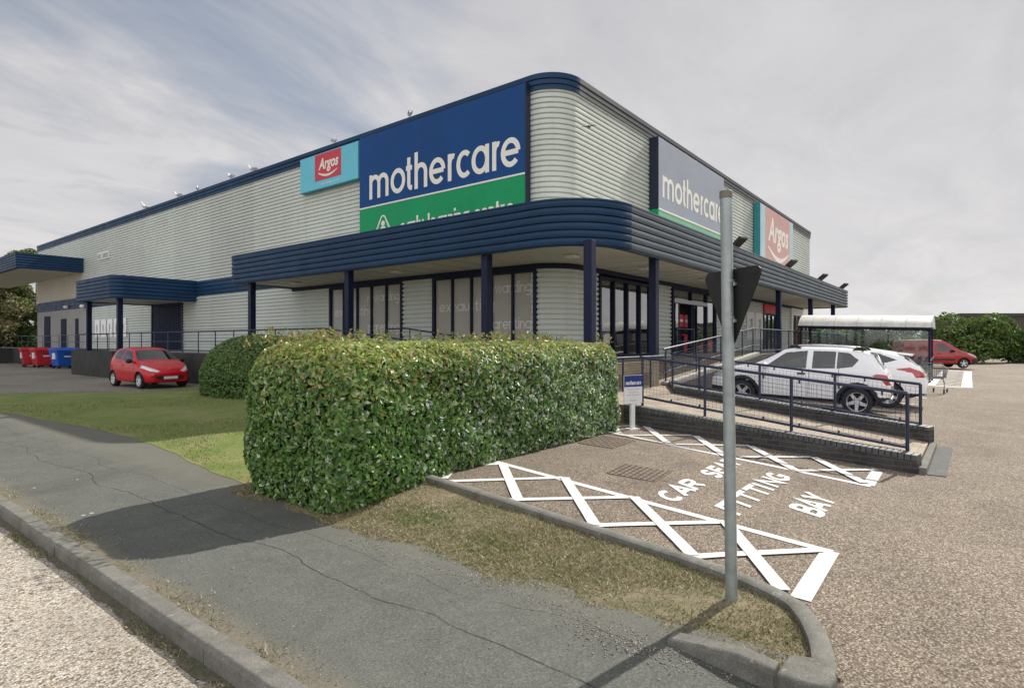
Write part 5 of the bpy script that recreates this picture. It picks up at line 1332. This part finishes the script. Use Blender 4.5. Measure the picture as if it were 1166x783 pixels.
    m = MB(); m.tube([(xd-.34+.06*math.cos(a), -.36+.18*math.sin(a)*-1, S['dz']+.02+.16*math.cos(a)) for a in [2*PI*i/20 for i in range(21)]], .016, 6); m.build('steering_wheel', blackp, T, smooth=True)
    for sd in (1, -1):
        ym = float(np.interp(S['mir'], s, w)); zm = float(np.interp(S['mir'], s, belt))+.06
        m = MB(); m.add(*ell((H-S['mir']-.03, sd*(ym+.09), zm), (.07, .12, .085), 12, 8)); m.box(H-S['mir']-.05, min(sd*(ym-.09), sd*(ym+.03)), zm-.05, H-S['mir']+.02, max(sd*(ym-.09), sd*(ym+.03)), zm-.02); m.build('mirror', S.get('mirmat', blackp), T, smooth=True)
        for hs, hzz in S.get('handles', []):
            yh = float(np.interp(hs, s, w)); m = MB(); m.box(H-hs-.10, min(sd*(yh-.02), sd*(yh+.022)), hzz-.018, H-hs+.08, max(sd*(yh-.02), sd*(yh+.022)), hzz+.018); m.build('door_handle', S.get('hmat', blackp), T, bevel=.008)
    T['H'] = H; return T

top_seg = lambda seg: seg >= 7
def side_win(poly): return lambda s, y, z, g, wr, w: inpoly(poly, s, z) & (g >= 6) & (g <= 7)
def screen(s0, s1, edge=.07): return lambda s, y, z, g, wr, w: (s > s0) & (s < s1) & (g >= 7) & (y < wr-edge+.05)
def sidepoly(poly, gmax=6, gmin=1): return lambda s, y, z, g, wr, w: inpoly(poly, s, z) & (g <= gmax) & (g >= gmin)
def frontpoly(poly, smax): return lambda s, y, z, g, wr, w: inpoly(poly, y, z) & (s < smax)
def rearpoly(poly, smin): return lambda s, y, z, g, wr, w: inpoly(poly, y, z) & (s > smin)
def gap(gs, z0, z1): return lambda s, y, z, g, wr, w: (np.min([np.abs(s-q) for q in gs], axis=0) < .0055) & (z > z0) & (z < z1) & (g >= 2) & (g <= 6)

KA = dict(L=3.62, top=[(0, .50), (.05, .66), (.15, .745), (.5, .88), (.88, .985), (1.5, 1.385), (1.85, 1.475), (2.5, 1.49), (3.0, 1.45), (3.27, 1.37), (3.46, 1.05), (3.56, .9), (3.60, .7), (3.62, .55)],
    belt=[(0, .55), (.5, .80), (.9, .93), (2, .97), (3.0, 1.04), (3.62, .9)], bot=[(0, .27), (.2, .21), (3.3, .22), (3.62, .38)],
    hw=[(0, .50), (.05, .62), (.2, .745), (.5, .815), (1.2, .83), (2.9, .82), (3.3, .77), (3.5, .68), (3.62, .52)], wheels=(.68, 2.98), r=.29, seats=(1.75, 2.55), dash=1.05, dz=.93, mir=1.16, gaps=[1.05, 2.22], handles=[(2.06, .84)], hmat=carred,
    cls=[('windscreen', glassc, False, screen(.95, 1.52)), ('rear_window', glassc, False, screen(3.29, 3.47)), ('side_window', glassc, True, side_win([(1.2, 1.0), (1.62, 1.33), (2.16, 1.41), (2.16, 1.0)])), ('quarter_window', glassc, True, side_win([(2.24, 1.02), (2.24, 1.41), (2.75, 1.38), (2.98, 1.2), (2.8, 1.08)])),
         ('headlight', lampclear, True, frontpoly([(.34, .64), (.50, .72), (.76, .86), (.80, .76), (.66, .66), (.46, .60)], .75)), ('tail_light', lampred, True, sidepoly([(3.3, .78), (3.3, 1.2), (3.62, 1.1), (3.62, .78)])),
         ('lower_grille', blackp, False, frontpoly([(-.1, .31), (-.1, .455), (.44, .455), (.50, .42), (.42, .31)], .3)), ('fog_light', blackp, True, frontpoly([(.56, .42), (.56, .48), (.64, .48), (.64, .42)], .4)),
         *[('door_gap', gapm, True, gap([q], .3, 1.02)) for q in (1.05, 2.22,)], ('lower_sill', blackp, False, lambda s, y, z, g, wr, w: (z < .25) & (g >= 1) & (g < 3))])
ka = vehicle('small_car', 'small red three door car parked on the yard in front of the raised walkway', 'car', (-4.75, 15.75, .030), rad(-90+2), KA, carred)
def plate(T, x, z, mt, rot=0, w=.26, h=.056, y=0, text=None, tm=None):
    m = MB(); m.box(-.012, -w, -h, .012, w, h, Matrix.Translation((x, y, z)) @ Matrix.Rotation(rot, 4, 'Y')); return m.build('number_plate', mt, T, bevel=.004)
m = MB(); m.prism([(-.46, .475), (.46, .475), (.52, .44), (.42, .325), (-.42, .325), (-.52, .44)], KA['L']/2-.16, KA['L']/2+.014, lambda a, b, c: (c-.03*a*a, a, b)); m.build('grille', blackp, ka, bevel=.012)
plate(ka, KA['L']/2+.022, .40, platew, rad(-4), .24, .05)
m = MB(); m.box(KA['L']/2-.135, -.07, .70, KA['L']/2-.105, .07, .735); m.build('badge', chrome, ka, bevel=.015)
m = MB(); m.tube([(1.81-.93, .55, 1.005), (1.81-1.0, .0, 1.05)], .008, 6); m.tube([(1.81-.93, -.1, 1.01), (1.81-1.02, -.6, 1.04)], .008, 6); m.build('wiper', blackp, ka)

SD = dict(L=4.08, top=[(0, .58), (.05, .77), (.18, .90), (.6, .985), (1.02, 1.055), (1.72, 1.44), (2.15, 1.525), (2.9, 1.535), (3.5, 1.495), (3.70, 1.45), (3.92, 1.10), (4.0, .98), (4.05, .82), (4.08, .6)],
    belt=[(0, .7), (1.0, .985), (2, 1.0), (3.2, 1.07), (3.6, 1.06), (4.08, .98)], bot=[(0, .33), (.25, .26), (3.6, .27), (3.9, .34), (4.08, .46)],
    hw=[(0, .58), (.06, .70), (.25, .81), (.6, .855), (1.3, .87), (3.3, .865), (3.75, .82), (3.98, .74), (4.08, .60)], wheels=(.83, 3.42), r=.325, arch=.05, flare=.075, seats=(2.0, 2.95), dash=1.3, dz=1.0, mir=1.36, gaps=[1.33, 2.38, 3.02], mirmat=carwhite, handles=[(2.2, .90), (2.98, .92)],
    cls=[('windscreen', glassc, False, screen(1.1, 1.7)), ('rear_window', glassc, False, screen(3.72, 3.93)), ('side_window', glassc, True, side_win([(1.36, 1.02), (1.82, 1.385), (2.31, 1.45), (2.31, 1.025)])), ('side_window', glassc, True, side_win([(2.44, 1.035), (2.44, 1.455), (2.93, 1.45), (2.93, 1.06)])), ('side_window', glassc, True, side_win([(2.97, 1.06), (2.97, 1.45), (3.22, 1.43), (3.42, 1.28), (3.30, 1.12)])),
         ('headlight', lampclear, True, frontpoly([(.40, .64), (.46, .80), (.84, .90), (.84, .72), (.6, .66)], .7)), ('tail_light', lampred, True, sidepoly([(3.70, .945), (3.80, .99), (4.08, .955), (4.08, .74), (3.98, .74), (3.90, .84)], 6)),
         ('grille', blackp, False, frontpoly([(-.1, .60), (-.1, .72), (.38, .70), (.36, .60)], .3)), ('lower_cladding', blackp, False, lambda s, y, z, g, wr, w: (z < .35) & (g >= 1) & (s > .9) & (s < 3.4)), ('bumper', blackp, False, lambda s, y, z, g, wr, w: (z < .46) & ((s > 3.62) | (s < .5)) & (g >= 1)),
         *[('door_gap', gapm, True, gap([q], .38, 1.03)) for q in (1.33, 2.38,)], *[('door_gap', gapm, True, gap([q], .62, 1.07)) for q in (3.02,)]])
CW = vehicle('crossover_car', 'white crossover with black wheel arches and roof rails parked beside the ramp', 'car', (1.78, -5.84, hz(1.8, -5.84)+.003), rad(90+3), SD, carwhite, -math.atan(.038)); CW.scale = (.945, .97, .97)
H_ = SD['L']/2
for sd in (1, -1):
    m = MB(); m.tube([(H_-1.95, sd*.60, 1.50), (H_-2.1, sd*.60, 1.565), (H_-2.4, sd*.605, 1.585), (H_-3.1, sd*.60, 1.575), (H_-3.38, sd*.595, 1.55), (H_-3.5, sd*.59, 1.48)], .022, 8); r_ = m.build('roof_rail', M('rail_grey', (.5, .51, .53), .35, .5), CW, smooth=True)
    for x in (2.0, 3.42):
        m = MB(); m.prism([(-.16, 0), (.16, 0), (.08, .085), (-.08, .085)], -.025, .025, lambda a, b, c: (H_-x+a, sd*.6+c, 1.495+b)); m.build('rail_foot', blackp, r_, bevel=.01)
m = MB(); m.tube([(H_-3.35, 0, 1.52), (H_-3.62, 0, 1.72)], .008, 6); m.build('aerial', blackp, CW)
m = MB(); m.box(-H_-.02, -.45, .36, -H_+.05, .45, .44); m.build('skid_plate', M('skid_silver', (.5, .5, .5), .35, .6), CW, bevel=.02)
plate(CW, -H_+.06, .86, M('plate_yellow', (.55, .42, .06), .45))
m = MB(); m.prism([(-.14, 0), (.12, .03), (.12, .055), (-.14, .03)], -.62, .62, lambda a, b, c: (-H_+.33+a, c, 1.44+b)); m.build('tailgate_spoiler', carwhite, CW, bevel=.01)

FO = dict(L=4.36, top=[(0, .55), (.05, .70), (.25, .83), (.7, .93), (1.05, 1.01), (1.9, 1.40), (2.35, 1.475), (3.0, 1.475), (3.6, 1.40), (3.82, 1.345), (4.16, 1.07), (4.27, .95), (4.33, .8), (4.36, .6)],
    belt=[(0, .65), (1.0, .95), (2, .985), (3.2, 1.08), (3.7, 1.12), (4.36, 1.0)], bot=[(0, .28), (.25, .22), (3.9, .24), (4.36, .38)],
    hw=[(0, .58), (.06, .72), (.3, .84), (.7, .895), (1.3, .91), (3.4, .905), (3.9, .86), (4.2, .76), (4.36, .58)], wheels=(.9, 3.55), r=.325, arch=.045, seats=(2.1, 3.0), dash=1.35, dz=.98, mir=1.45, gaps=[1.4, 2.45], handles=[(2.3, .92), (3.25, .95)], hmat=carwhite, mirmat=carwhite,
    cls=[('windscreen', glassc, False, screen(1.12, 1.86)), ('rear_window', glassc, False, screen(3.86, 4.15)), ('side_window', glassc, True, side_win([(1.4, 1.0), (1.95, 1.34), (2.4, 1.405), (2.4, 1.02)])), ('side_window', glassc, True, side_win([(2.5, 1.03), (2.5, 1.41), (2.98, 1.395), (3.08, 1.09)])), ('quarter_window', glassc, True, side_win([(3.12, 1.10), (3.04, 1.39), (3.3, 1.36), (3.72, 1.22), (3.5, 1.14)])),
         ('tail_light', lampred, True, sidepoly([(3.68, .99), (3.98, 1.045), (4.2, .97), (4.34, .87), (4.34, .81), (4.12, .79), (4.05, .91)], 6)), ('headlight', lampclear, True, frontpoly([(.4, .62), (.5, .76), (.88, .86), (.86, .72)], .8)),
         ('bumper', blackp, False, lambda s, y, z, g, wr, w: (z < .40) & (s > 4.0) & (g >= 1)), ('lower_sill', blackp, False, lambda s, y, z, g, wr, w: (z < .28) & (g >= 1) & (g < 3)), *[('door_gap', gapm, True, gap([q], .32, 1.06)) for q in (1.4, 2.45,)]])
FC = vehicle('hatchback_car', 'white hatchback with large red tail lights parked beyond the crossover', 'car', (4.50, -6.10, hz(4.4, -6.1)+.003), rad(90+2), FO, carwhite, -math.atan(.04))
H_ = FO['L']/2
m = MB(); m.prism([(-.22, -.01), (.12, .03), (.12, .06), (-.22, .03)], -.63, .63, lambda a, b, c: (-H_+.55+a, c, 1.335+b)); m.build('roof_spoiler', carwhite, FC, bevel=.01)
m = MB(); m.tube([(H_-2.9, 0, 1.47), (H_-3.1, 0, 1.60)], .007, 6); m.build('aerial', blackp, FC)
plate(FC, -H_+.05, .80, M('plate_yellow', (.55, .42, .06), .45))
m = MB(); m.tube([(-H_+.30, .0, 1.02), (-H_+.42, .36, 1.16)], .009, 6); m.build('wiper', blackp, FC)

VN = dict(L=4.40, top=[(0, .55), (.05, .74), (.2, .88), (.55, .99), (1.0, 1.14), (1.7, 1.62), (2.05, 1.77), (2.8, 1.82), (4.1, 1.80), (4.32, 1.76), (4.37, 1.4), (4.40, .7)],
    belt=[(0, .7), (.9, 1.02), (2, 1.06), (4.4, 1.1)], bot=[(0, .30), (.3, .24), (4.0, .26), (4.4, .36)],
    hw=[(0, .62), (.06, .74), (.3, .86), (.8, .90), (4.0, .90), (4.25, .87), (4.4, .80)], wheels=(.88, 3.60), r=.31, arch=.06, tum=.18, hi=.9, seats=(2.05,), dash=1.3, dz=1.05, mir=1.5, gaps=[1.45, 2.5, 3.45], handles=[(2.3, .93), (2.7, .93)],
    cls=[('windscreen', glassc, False, screen(1.05, 1.68)), ('side_window', glassc, True, side_win([(1.42, 1.09), (1.95, 1.55), (2.42, 1.62), (2.42, 1.08)])), ('headlight', lampclear, True, lambda s, y, z, g, wr, w: inpoly([(.04, .72), (.55, .93), (.72, .98), (.5, .84), (.2, .70)], s, z) & (y > .42)),
         ('bumper', blackp, False, lambda s, y, z, g, wr, w: (z < .60) & ((s < .42) | (s > 4.2)) & (g >= 1)), ('rub_strip', blackp, True, sidepoly([(1.4, .50), (1.4, .60), (3.2, .60), (3.2, .50)])), *[('door_gap', gapm, True, gap([q], .33, 1.5)) for q in (1.45, 2.5, 3.45,)], ('lower_sill', blackp, False, lambda s, y, z, g, wr, w: (z < .30) & (g >= 1) & (g < 3)),
         ('tail_light', lampred, True, sidepoly([(4.28, .9), (4.28, 1.3), (4.4, 1.3), (4.4, .9)]))])
vx, vy = cam2loc(27.3, 38.3)
vehicle('van', 'red panel van with black bumper parked in front of the boundary shrubs', 'van', (vx, vy, hz(vx, vy)+.003), rad(-60), VN, vanred)

# ------------------------------------------------------------------ waste bins
def bin_(label, col, colname):
    t = thing('waste_bin', label, 'bin', (0, 0, 0), 0, 'wheeled waste bins by the dock'); pm = M(colname, col, .45)
    def lv(z, a, b): return [(-a, -b, z), (a, -b, z), (a, b, z), (-a, b, z)]
    m = MB(); v = lv(.16, .50, .40)+lv(.30, .54, .44)+lv(1.08, .66, .54)+lv(1.14, .68, .56); f = [(3, 2, 1, 0)]
    for k in range(3): f += [(4*k+i, 4*k+(i+1) % 4, 4*k+4+(i+1) % 4, 4*k+4+i) for i in range(4)]
    m.add(v, f); m.build('body', pm, t, bevel=.03, seg=3)
    m = MB(); n = 10; vs = []
    for i in range(n+1):
        a = -.60+1.2*i/n; vs += [(-.70, a, 1.145+.17*math.cos(a/.6*PI/2)**.7), (.70, a, 1.145+.17*math.cos(a/.6*PI/2)**.7)]
    m.add(vs, [(2*i, 2*i+1, 2*i+3, 2*i+2) for i in range(n)]); m.add([(-.70, -.6, 1.145), (.70, -.6, 1.145), (.70, .6, 1.145), (-.70, .6, 1.145)], [(0, 1, 2, 3)])
    m.add([vs[2*i] for i in range(n+1)], [tuple(range(n+1))]); m.add([vs[2*i+1] for i in range(n+1)], [tuple(range(n+1))]); m.build('lid', pm, t, smooth='auto')
    for x in (-.45, .45):
        for y in (-.36, .36):
            m = MB(); m.lathe([(.001, -.025), (.08, -.025), (.09, 0), (.08, .025), (.001, .025)], 14, Matrix.Translation((x, y, .09)) @ Matrix.Rotation(rad(90), 4, 'X')); m.box(x-.03, y-.03, .12, x+.03, y+.03, .2); m.build('castor', blackp, t)
    m = MB(); m.box(-.675, -.28, .6, -.60, .05, .98); l = m.build('bin_label', whp, t)
    m = MB(); m.tube([(-.30, -.60, .98), (-.30, -.64, .98), (.30, -.64, .98), (.30, -.60, .98)], .018, 6); m.build('handle', blackp, t)
    m = MB(); m.box(-.25, -.505, .72, .25, -.47, .92); m.build('side_label', whp, t)
    return t
cb = bin_('blue wheeled waste bin standing nearest the corner of the raised walkway', (.012, .09, .42), 'bin_blue'); x, y = cam2loc(-28.9, 38.2); place(cb, (x, y, .03), rad(8)); cb.scale = (1.02,)*3
rb_ = bin_('red wheeled waste bin directly left of the blue one', (.42, .02, .03), 'bin_red'); x, y = cam2loc(-31.3, 39.6); place(rb_, (x, y, .03), rad(4)); rb_.scale = (1.02,)*3
r2 = copy_tree(rb_); x, y = cam2loc(-32.9, 40.6); place(r2, (x, y, .03), rad(-6), 'leftmost red wheeled waste bin')
x, y = cam2loc(-36.3, 48.0); db = bin_('dark green container up on the dock above the blue bin', (.012, .035, .028), 'bin_dark_green'); place(db, (x, y, FL), rad(10)); db['group'] = 'containers on the dock'
T = thing('grit_bin', 'small yellow grit bin on the dock near the far corner', 'bin', (*cam2loc(-40.6, 51.3), FL), rad(20)); T.scale = (.75, .75, .75)
m = MB(); m.add([(-.42, -.3, 0), (.42, -.3, 0), (.42, .3, 0), (-.42, .3, 0), (-.5, -.38, .7), (.5, -.38, .7), (.5, .38, .7), (-.5, .38, .7)], [(3, 2, 1, 0), (0, 1, 5, 4), (1, 2, 6, 5), (2, 3, 7, 6), (3, 0, 4, 7), (4, 5, 6, 7)]); m.build('body', M('grit_yellow', (.42, .24, .02), .5), T, bevel=.03)
m = MB(); m.prism([(-.42, .70), (.42, .70), (.36, .86), (-.30, .92)], -.54, .54, lambda a, b, c: (c, a, b)); m.build('lid', M('grit_yellow', (.42, .24, .02), .5), T, bevel=.03)

# ------------------------------------------------------------------ trolley shelter and trolleys
SX, SY0, SY1 = 16.0, -7.85, -2.75
sl = .033
T = thing('trolley_shelter', 'trolley shelter with curved whitish roof, glass back and navy posts', 'shelter', (SX, SY0, 0))
zr = lambda y: 2.27+sl*(y)
m = MB(); n = 14; ys = frange(0, SY1-SY0, .3); vs = []
for y in ys:
    for i in range(n+1):
        a = i/n; vs.append((-.12+2.24*a, y, zr(y)+.06+.52*math.sin(PI*a)**.75))
m.add(vs, [(j*(n+1)+i, j*(n+1)+i+1, (j+1)*(n+1)+i+1, (j+1)*(n+1)+i) for j in range(len(ys)-1) for i in range(n)])
ro = m.build('roof', M('roof_sheet', (.62, .62, .57), .5, 0, .4, .14, 1.4, streak=.45), T, smooth=True)
m = MB()
for j in range(0, len(ys), 3):
    q = [Vector(vs[j*(n+1)+i])+Vector((0, 0, .006)) for i in range(n+1)]; m.tube(q, .018, 6)
m.build('roof_rib', M('rib_pale', (.5, .5, .47), .5), ro)
m = MB(); m.tube([(-.12, -.02, zr(0)), (-.12, SY1-SY0, zr(SY1-SY0))], .045, 8); m.tube([(2.12, -.02, zr(0)), (2.12, SY1-SY0, zr(SY1-SY0))], .045, 8); m.build('eaves_rail', navyp, T)
m = MB(); q = [(vs[i][0], -.01, vs[i][2]) for i in range(n+1)]; m.add(q, [tuple(range(n+1))]); m.build('roof_end', M('end_sheet', (.55, .56, .53), .5), T)
for x, y in ((.02, .1), (.02, SY1-SY0-.1), (.36, .1), (2.0, .1), (2.0, SY1-SY0-.1)):
    m = MB(); m.box(x-.035, y-.035, hz(SX+x, SY0+y)-.1, x+.035, y+.035, zr(y)+.02); m.build('post', navyp, T)
for y0, y1 in ((.16, 1.7), (1.76, 3.4), (3.46, SY1-SY0-.16)):
    m = MB(); m.add([(2.0, y0, .4), (2.0, y1, .4), (2.0, y1, zr(y1)-.06), (2.0, y0, zr(y0)-.06)], [(0, 1, 2, 3)]); m.build('glass_panel', glasss, T)
m = MB(); m.add([(.1, SY1-SY0-.1, .4), (1.95, SY1-SY0-.1, .4), (1.95, SY1-SY0-.1, 2.3), (.1, SY1-SY0-.1, 2.3)], [(0, 1, 2, 3)]); m.build('glass_panel', glasss, T)

def trolley(label, group=None):
    t = thing('trolley', label, 'trolley', (0, 0, 0), 0, group)
    m = MB(); B4 = [(.46, .24), (.46, -.24), (-.40, -.19), (-.40, .19)]       # basket: +x handle end
    T_ = [(.46, .27, .92), (.46, -.27, .92), (-.46, -.22, .80), (-.46, .22, .80)]; Bo = [(.36, .23, .50), (.36, -.23, .50), (-.40, -.18, .53), (-.40, .18, .53)]
    for i in range(4):
        a, b, c, d = map(Vector, (T_[i], T_[(i+1) % 4], Bo[(i+1) % 4], Bo[i])); m.wire(a, b, .011); m.wire(d, c, .009)
        for k in range(1, 9): u = k/9; m.wire(a+(b-a)*u, d+(c-d)*u, .006)
        for k in range(1, 5): u = k/5; m.wire(a+(d-a)*u, b+(c-b)*u, .006)
    for k in range(1, 8): u = k/8; m.wire(Vector(Bo[0])+(Vector(Bo[3])-Vector(Bo[0]))*u, Vector(Bo[1])+(Vector(Bo[2])-Vector(Bo[1]))*u, .006)
    m.build('basket', chrome, t)
    m = MB()
    for s in (-1, 1):
        m.tube([(.52, s*.27, 1.0), (.44, s*.26, .85), (.34, s*.25, .45), (.20, s*.25, .30), (.36, s*.27, .16), (-.42, s*.19, .14)], .013, 8); m.tube([(.20, s*.25, .32), (-.38, s*.18, .50)], .011, 6)
    m.build('frame', chrome, t, smooth=True)
    m = MB(); m.tube([(.53, -.28, 1.0), (.53, .28, 1.0)], .018, 8); m.build('handle', M('handle_blue', (.03, .05, .16), .4), t)
    for x, s in ((.36, -1), (.36, 1), (-.42, -1), (-.42, 1)):
        y = s*(.27 if x > 0 else .19); m = MB(); m.lathe([(.001, -.015), (.055, -.015), (.062, 0), (.055, .015), (.001, .015)], 12, Matrix.Translation((x, y, .062)) @ Matrix.Rotation(rad(90), 4, 'X')); m.box(x-.015, y-.022, .06, x+.015, y+.022, .15); m.build('castor', blackp, t)
    return t
t0 = trolley('single wire trolley standing loose behind the white hatchback'); x, y = 10.35, -8.25; place(t0, (x, y, hz(x, y)+.002), rad(170))
for row, (tx0, nm) in enumerate(((16.55, 'front'), (17.4, 'back'))):
    for k in range(16):
        c = copy_tree(t0); y = -7.3+k*.27; place(c, (tx0, y, hz(tx0, y)+.002), rad(-90), 'wire trolley nested in the %s row under the trolley shelter' % nm); c['group'] = 'trolleys nested in the %s row of the shelter' % nm

# ------------------------------------------------------------------ sky, sun, camera
SUN_AZ = math.atan2(-.168, .986); SUN_EL = rad(42)
w = bpy.data.worlds.new('World'); scene.world = w; w.use_nodes = True; nt = w.node_tree; bg = nt.nodes['Background']
sky = node(nt, 'ShaderNodeTexSky', sky_type='NISHITA'); sky.sun_disc = False; sky.sun_elevation = SUN_EL; sky.sun_rotation = PI/2-SUN_AZ
sky.air_density = 1.0; sky.dust_density = 1.6; sky.ozone_density = 1.4; sky.altitude = 10
tc = node(nt, 'ShaderNodeTexCoord').outputs['Generated']; sp = node(nt, 'ShaderNodeSeparateXYZ'); nt.links.new(tc, sp.inputs[0])
zz = mathn(nt, 'ADD', mathn(nt, 'MAXIMUM', sp.outputs[2], 0.0), .16)
pv = node(nt, 'ShaderNodeCombineXYZ'); nt.links.new(mathn(nt, 'DIVIDE', sp.outputs[0], zz), pv.inputs[0]); nt.links.new(mathn(nt, 'DIVIDE', sp.outputs[1], zz), pv.inputs[1])
mp = node(nt, 'ShaderNodeMapping'); nt.links.new(pv.outputs[0], mp.inputs[0]); mp.inputs['Rotation'].default_value = (0, 0, rad(28)); mp.inputs['Scale'].default_value = (.5, .95, 1); mp.inputs['Location'].default_value = (5.6, 3.7, 0)
n1 = noise(nt, .75, 7, .56, mp.outputs[0], 1.1); n2 = noise(nt, 3.4, 6, .62, mp.outputs[0], .5)
sunv = (math.cos(SUN_EL)*math.cos(SUN_AZ), math.cos(SUN_EL)*math.sin(SUN_AZ), math.sin(SUN_EL))
dt = node(nt, 'ShaderNodeVectorMath', operation='DOT_PRODUCT'); nt.links.new(tc, dt.inputs[0]); dt.inputs[1].default_value = sunv
near_sun = ramp(nt, dt.outputs['Value'], [(.42, 0), (.75, .45), (.93, 1)])
low = ramp(nt, sp.outputs[2], [(0, 1), (.35, 0)])
cf = mathn(nt, 'ADD', mathn(nt, 'MULTIPLY', n1, 1.25), mathn(nt, 'MULTIPLY_ADD', n2, .35)); cf.node.inputs[1].links[0].from_node.inputs[2].default_value = -.12
cf = mathn(nt, 'ADD', cf, mathn(nt, 'MULTIPLY', near_sun, .42)); cf = mathn(nt, 'ADD', cf, mathn(nt, 'MULTIPLY', low, .22))
cov = ramp(nt, cf, [(.58, .12), (.72, .46), (.88, .97)])
cc = ramp(nt, n2, [(.3, (3.85, 3.82, 3.95)), (.7, (4.55, 4.48, 4.54))])
cc = mixc(nt, 1, cc, ramp(nt, sp.outputs[2], [(0, (1.32, 1.30, 1.27)), (.16, (1.16, 1.15, 1.14)), (.45, (1.02, 1.02, 1.03))]), 'MULTIPLY')
bk = node(nt, 'ShaderNodeVectorMath', operation='DOT_PRODUCT'); nt.links.new(tc, bk.inputs[0]); bk.inputs[1].default_value = (-.80, -.45, .40)  # unseen cloud bank behind the viewpoint, brightened to add shade fill
cc = mixc(nt, 1, cc, ramp(nt, bk.outputs['Value'], [(.15, 1.0), (.75, 2.1)]), 'MULTIPLY')
cov = mathn(nt, 'MAXIMUM', cov, ramp(nt, bk.outputs['Value'], [(.2, 0), (.7, .9)]))
blue = mixc(nt, .62, mixc(nt, 1, sky.outputs[0], (.78, .81, .84), 'MULTIPLY'), (2.05, 2.35, 2.85))
colr = mixc(nt, cov, blue, cc)
nt.links.new(colr, bg.inputs[0]); bg.inputs[1].default_value = .1
sun = bpy.data.lights.new('sun', 'SUN'); sun.energy = 3.7; sun.angle = rad(.6); sun.color = (1, .95, .87)
so = bpy.data.objects.new('sun', sun); COL.objects.link(so); so.rotation_euler = Vector(sunv).to_track_quat('Z', 'Y').to_euler()
cam = bpy.data.cameras.new('camera'); co = bpy.data.objects.new('camera', cam); COL.objects.link(co); scene.camera = co
cam.sensor_width = 36; cam.lens = 36*673/1166; cam.clip_end = 3000; cam.clip_start = .05; cam.shift_y = -2/1166
co.location = (CAMX, CAMY, CAMZ); co.rotation_euler = (rad(90), 0, math.atan2(CA, SA)-PI/2)
vs_ = scene.view_settings; vs_.view_transform = 'Standard'; vs_.look = 'None'; vs_.exposure = .52; vs_.gamma = 1; vs_.use_curve_mapping = False
scene.cycles.max_bounces = 6; scene.cycles.transparent_max_bounces = 12; scene.cycles.use_denoising = True
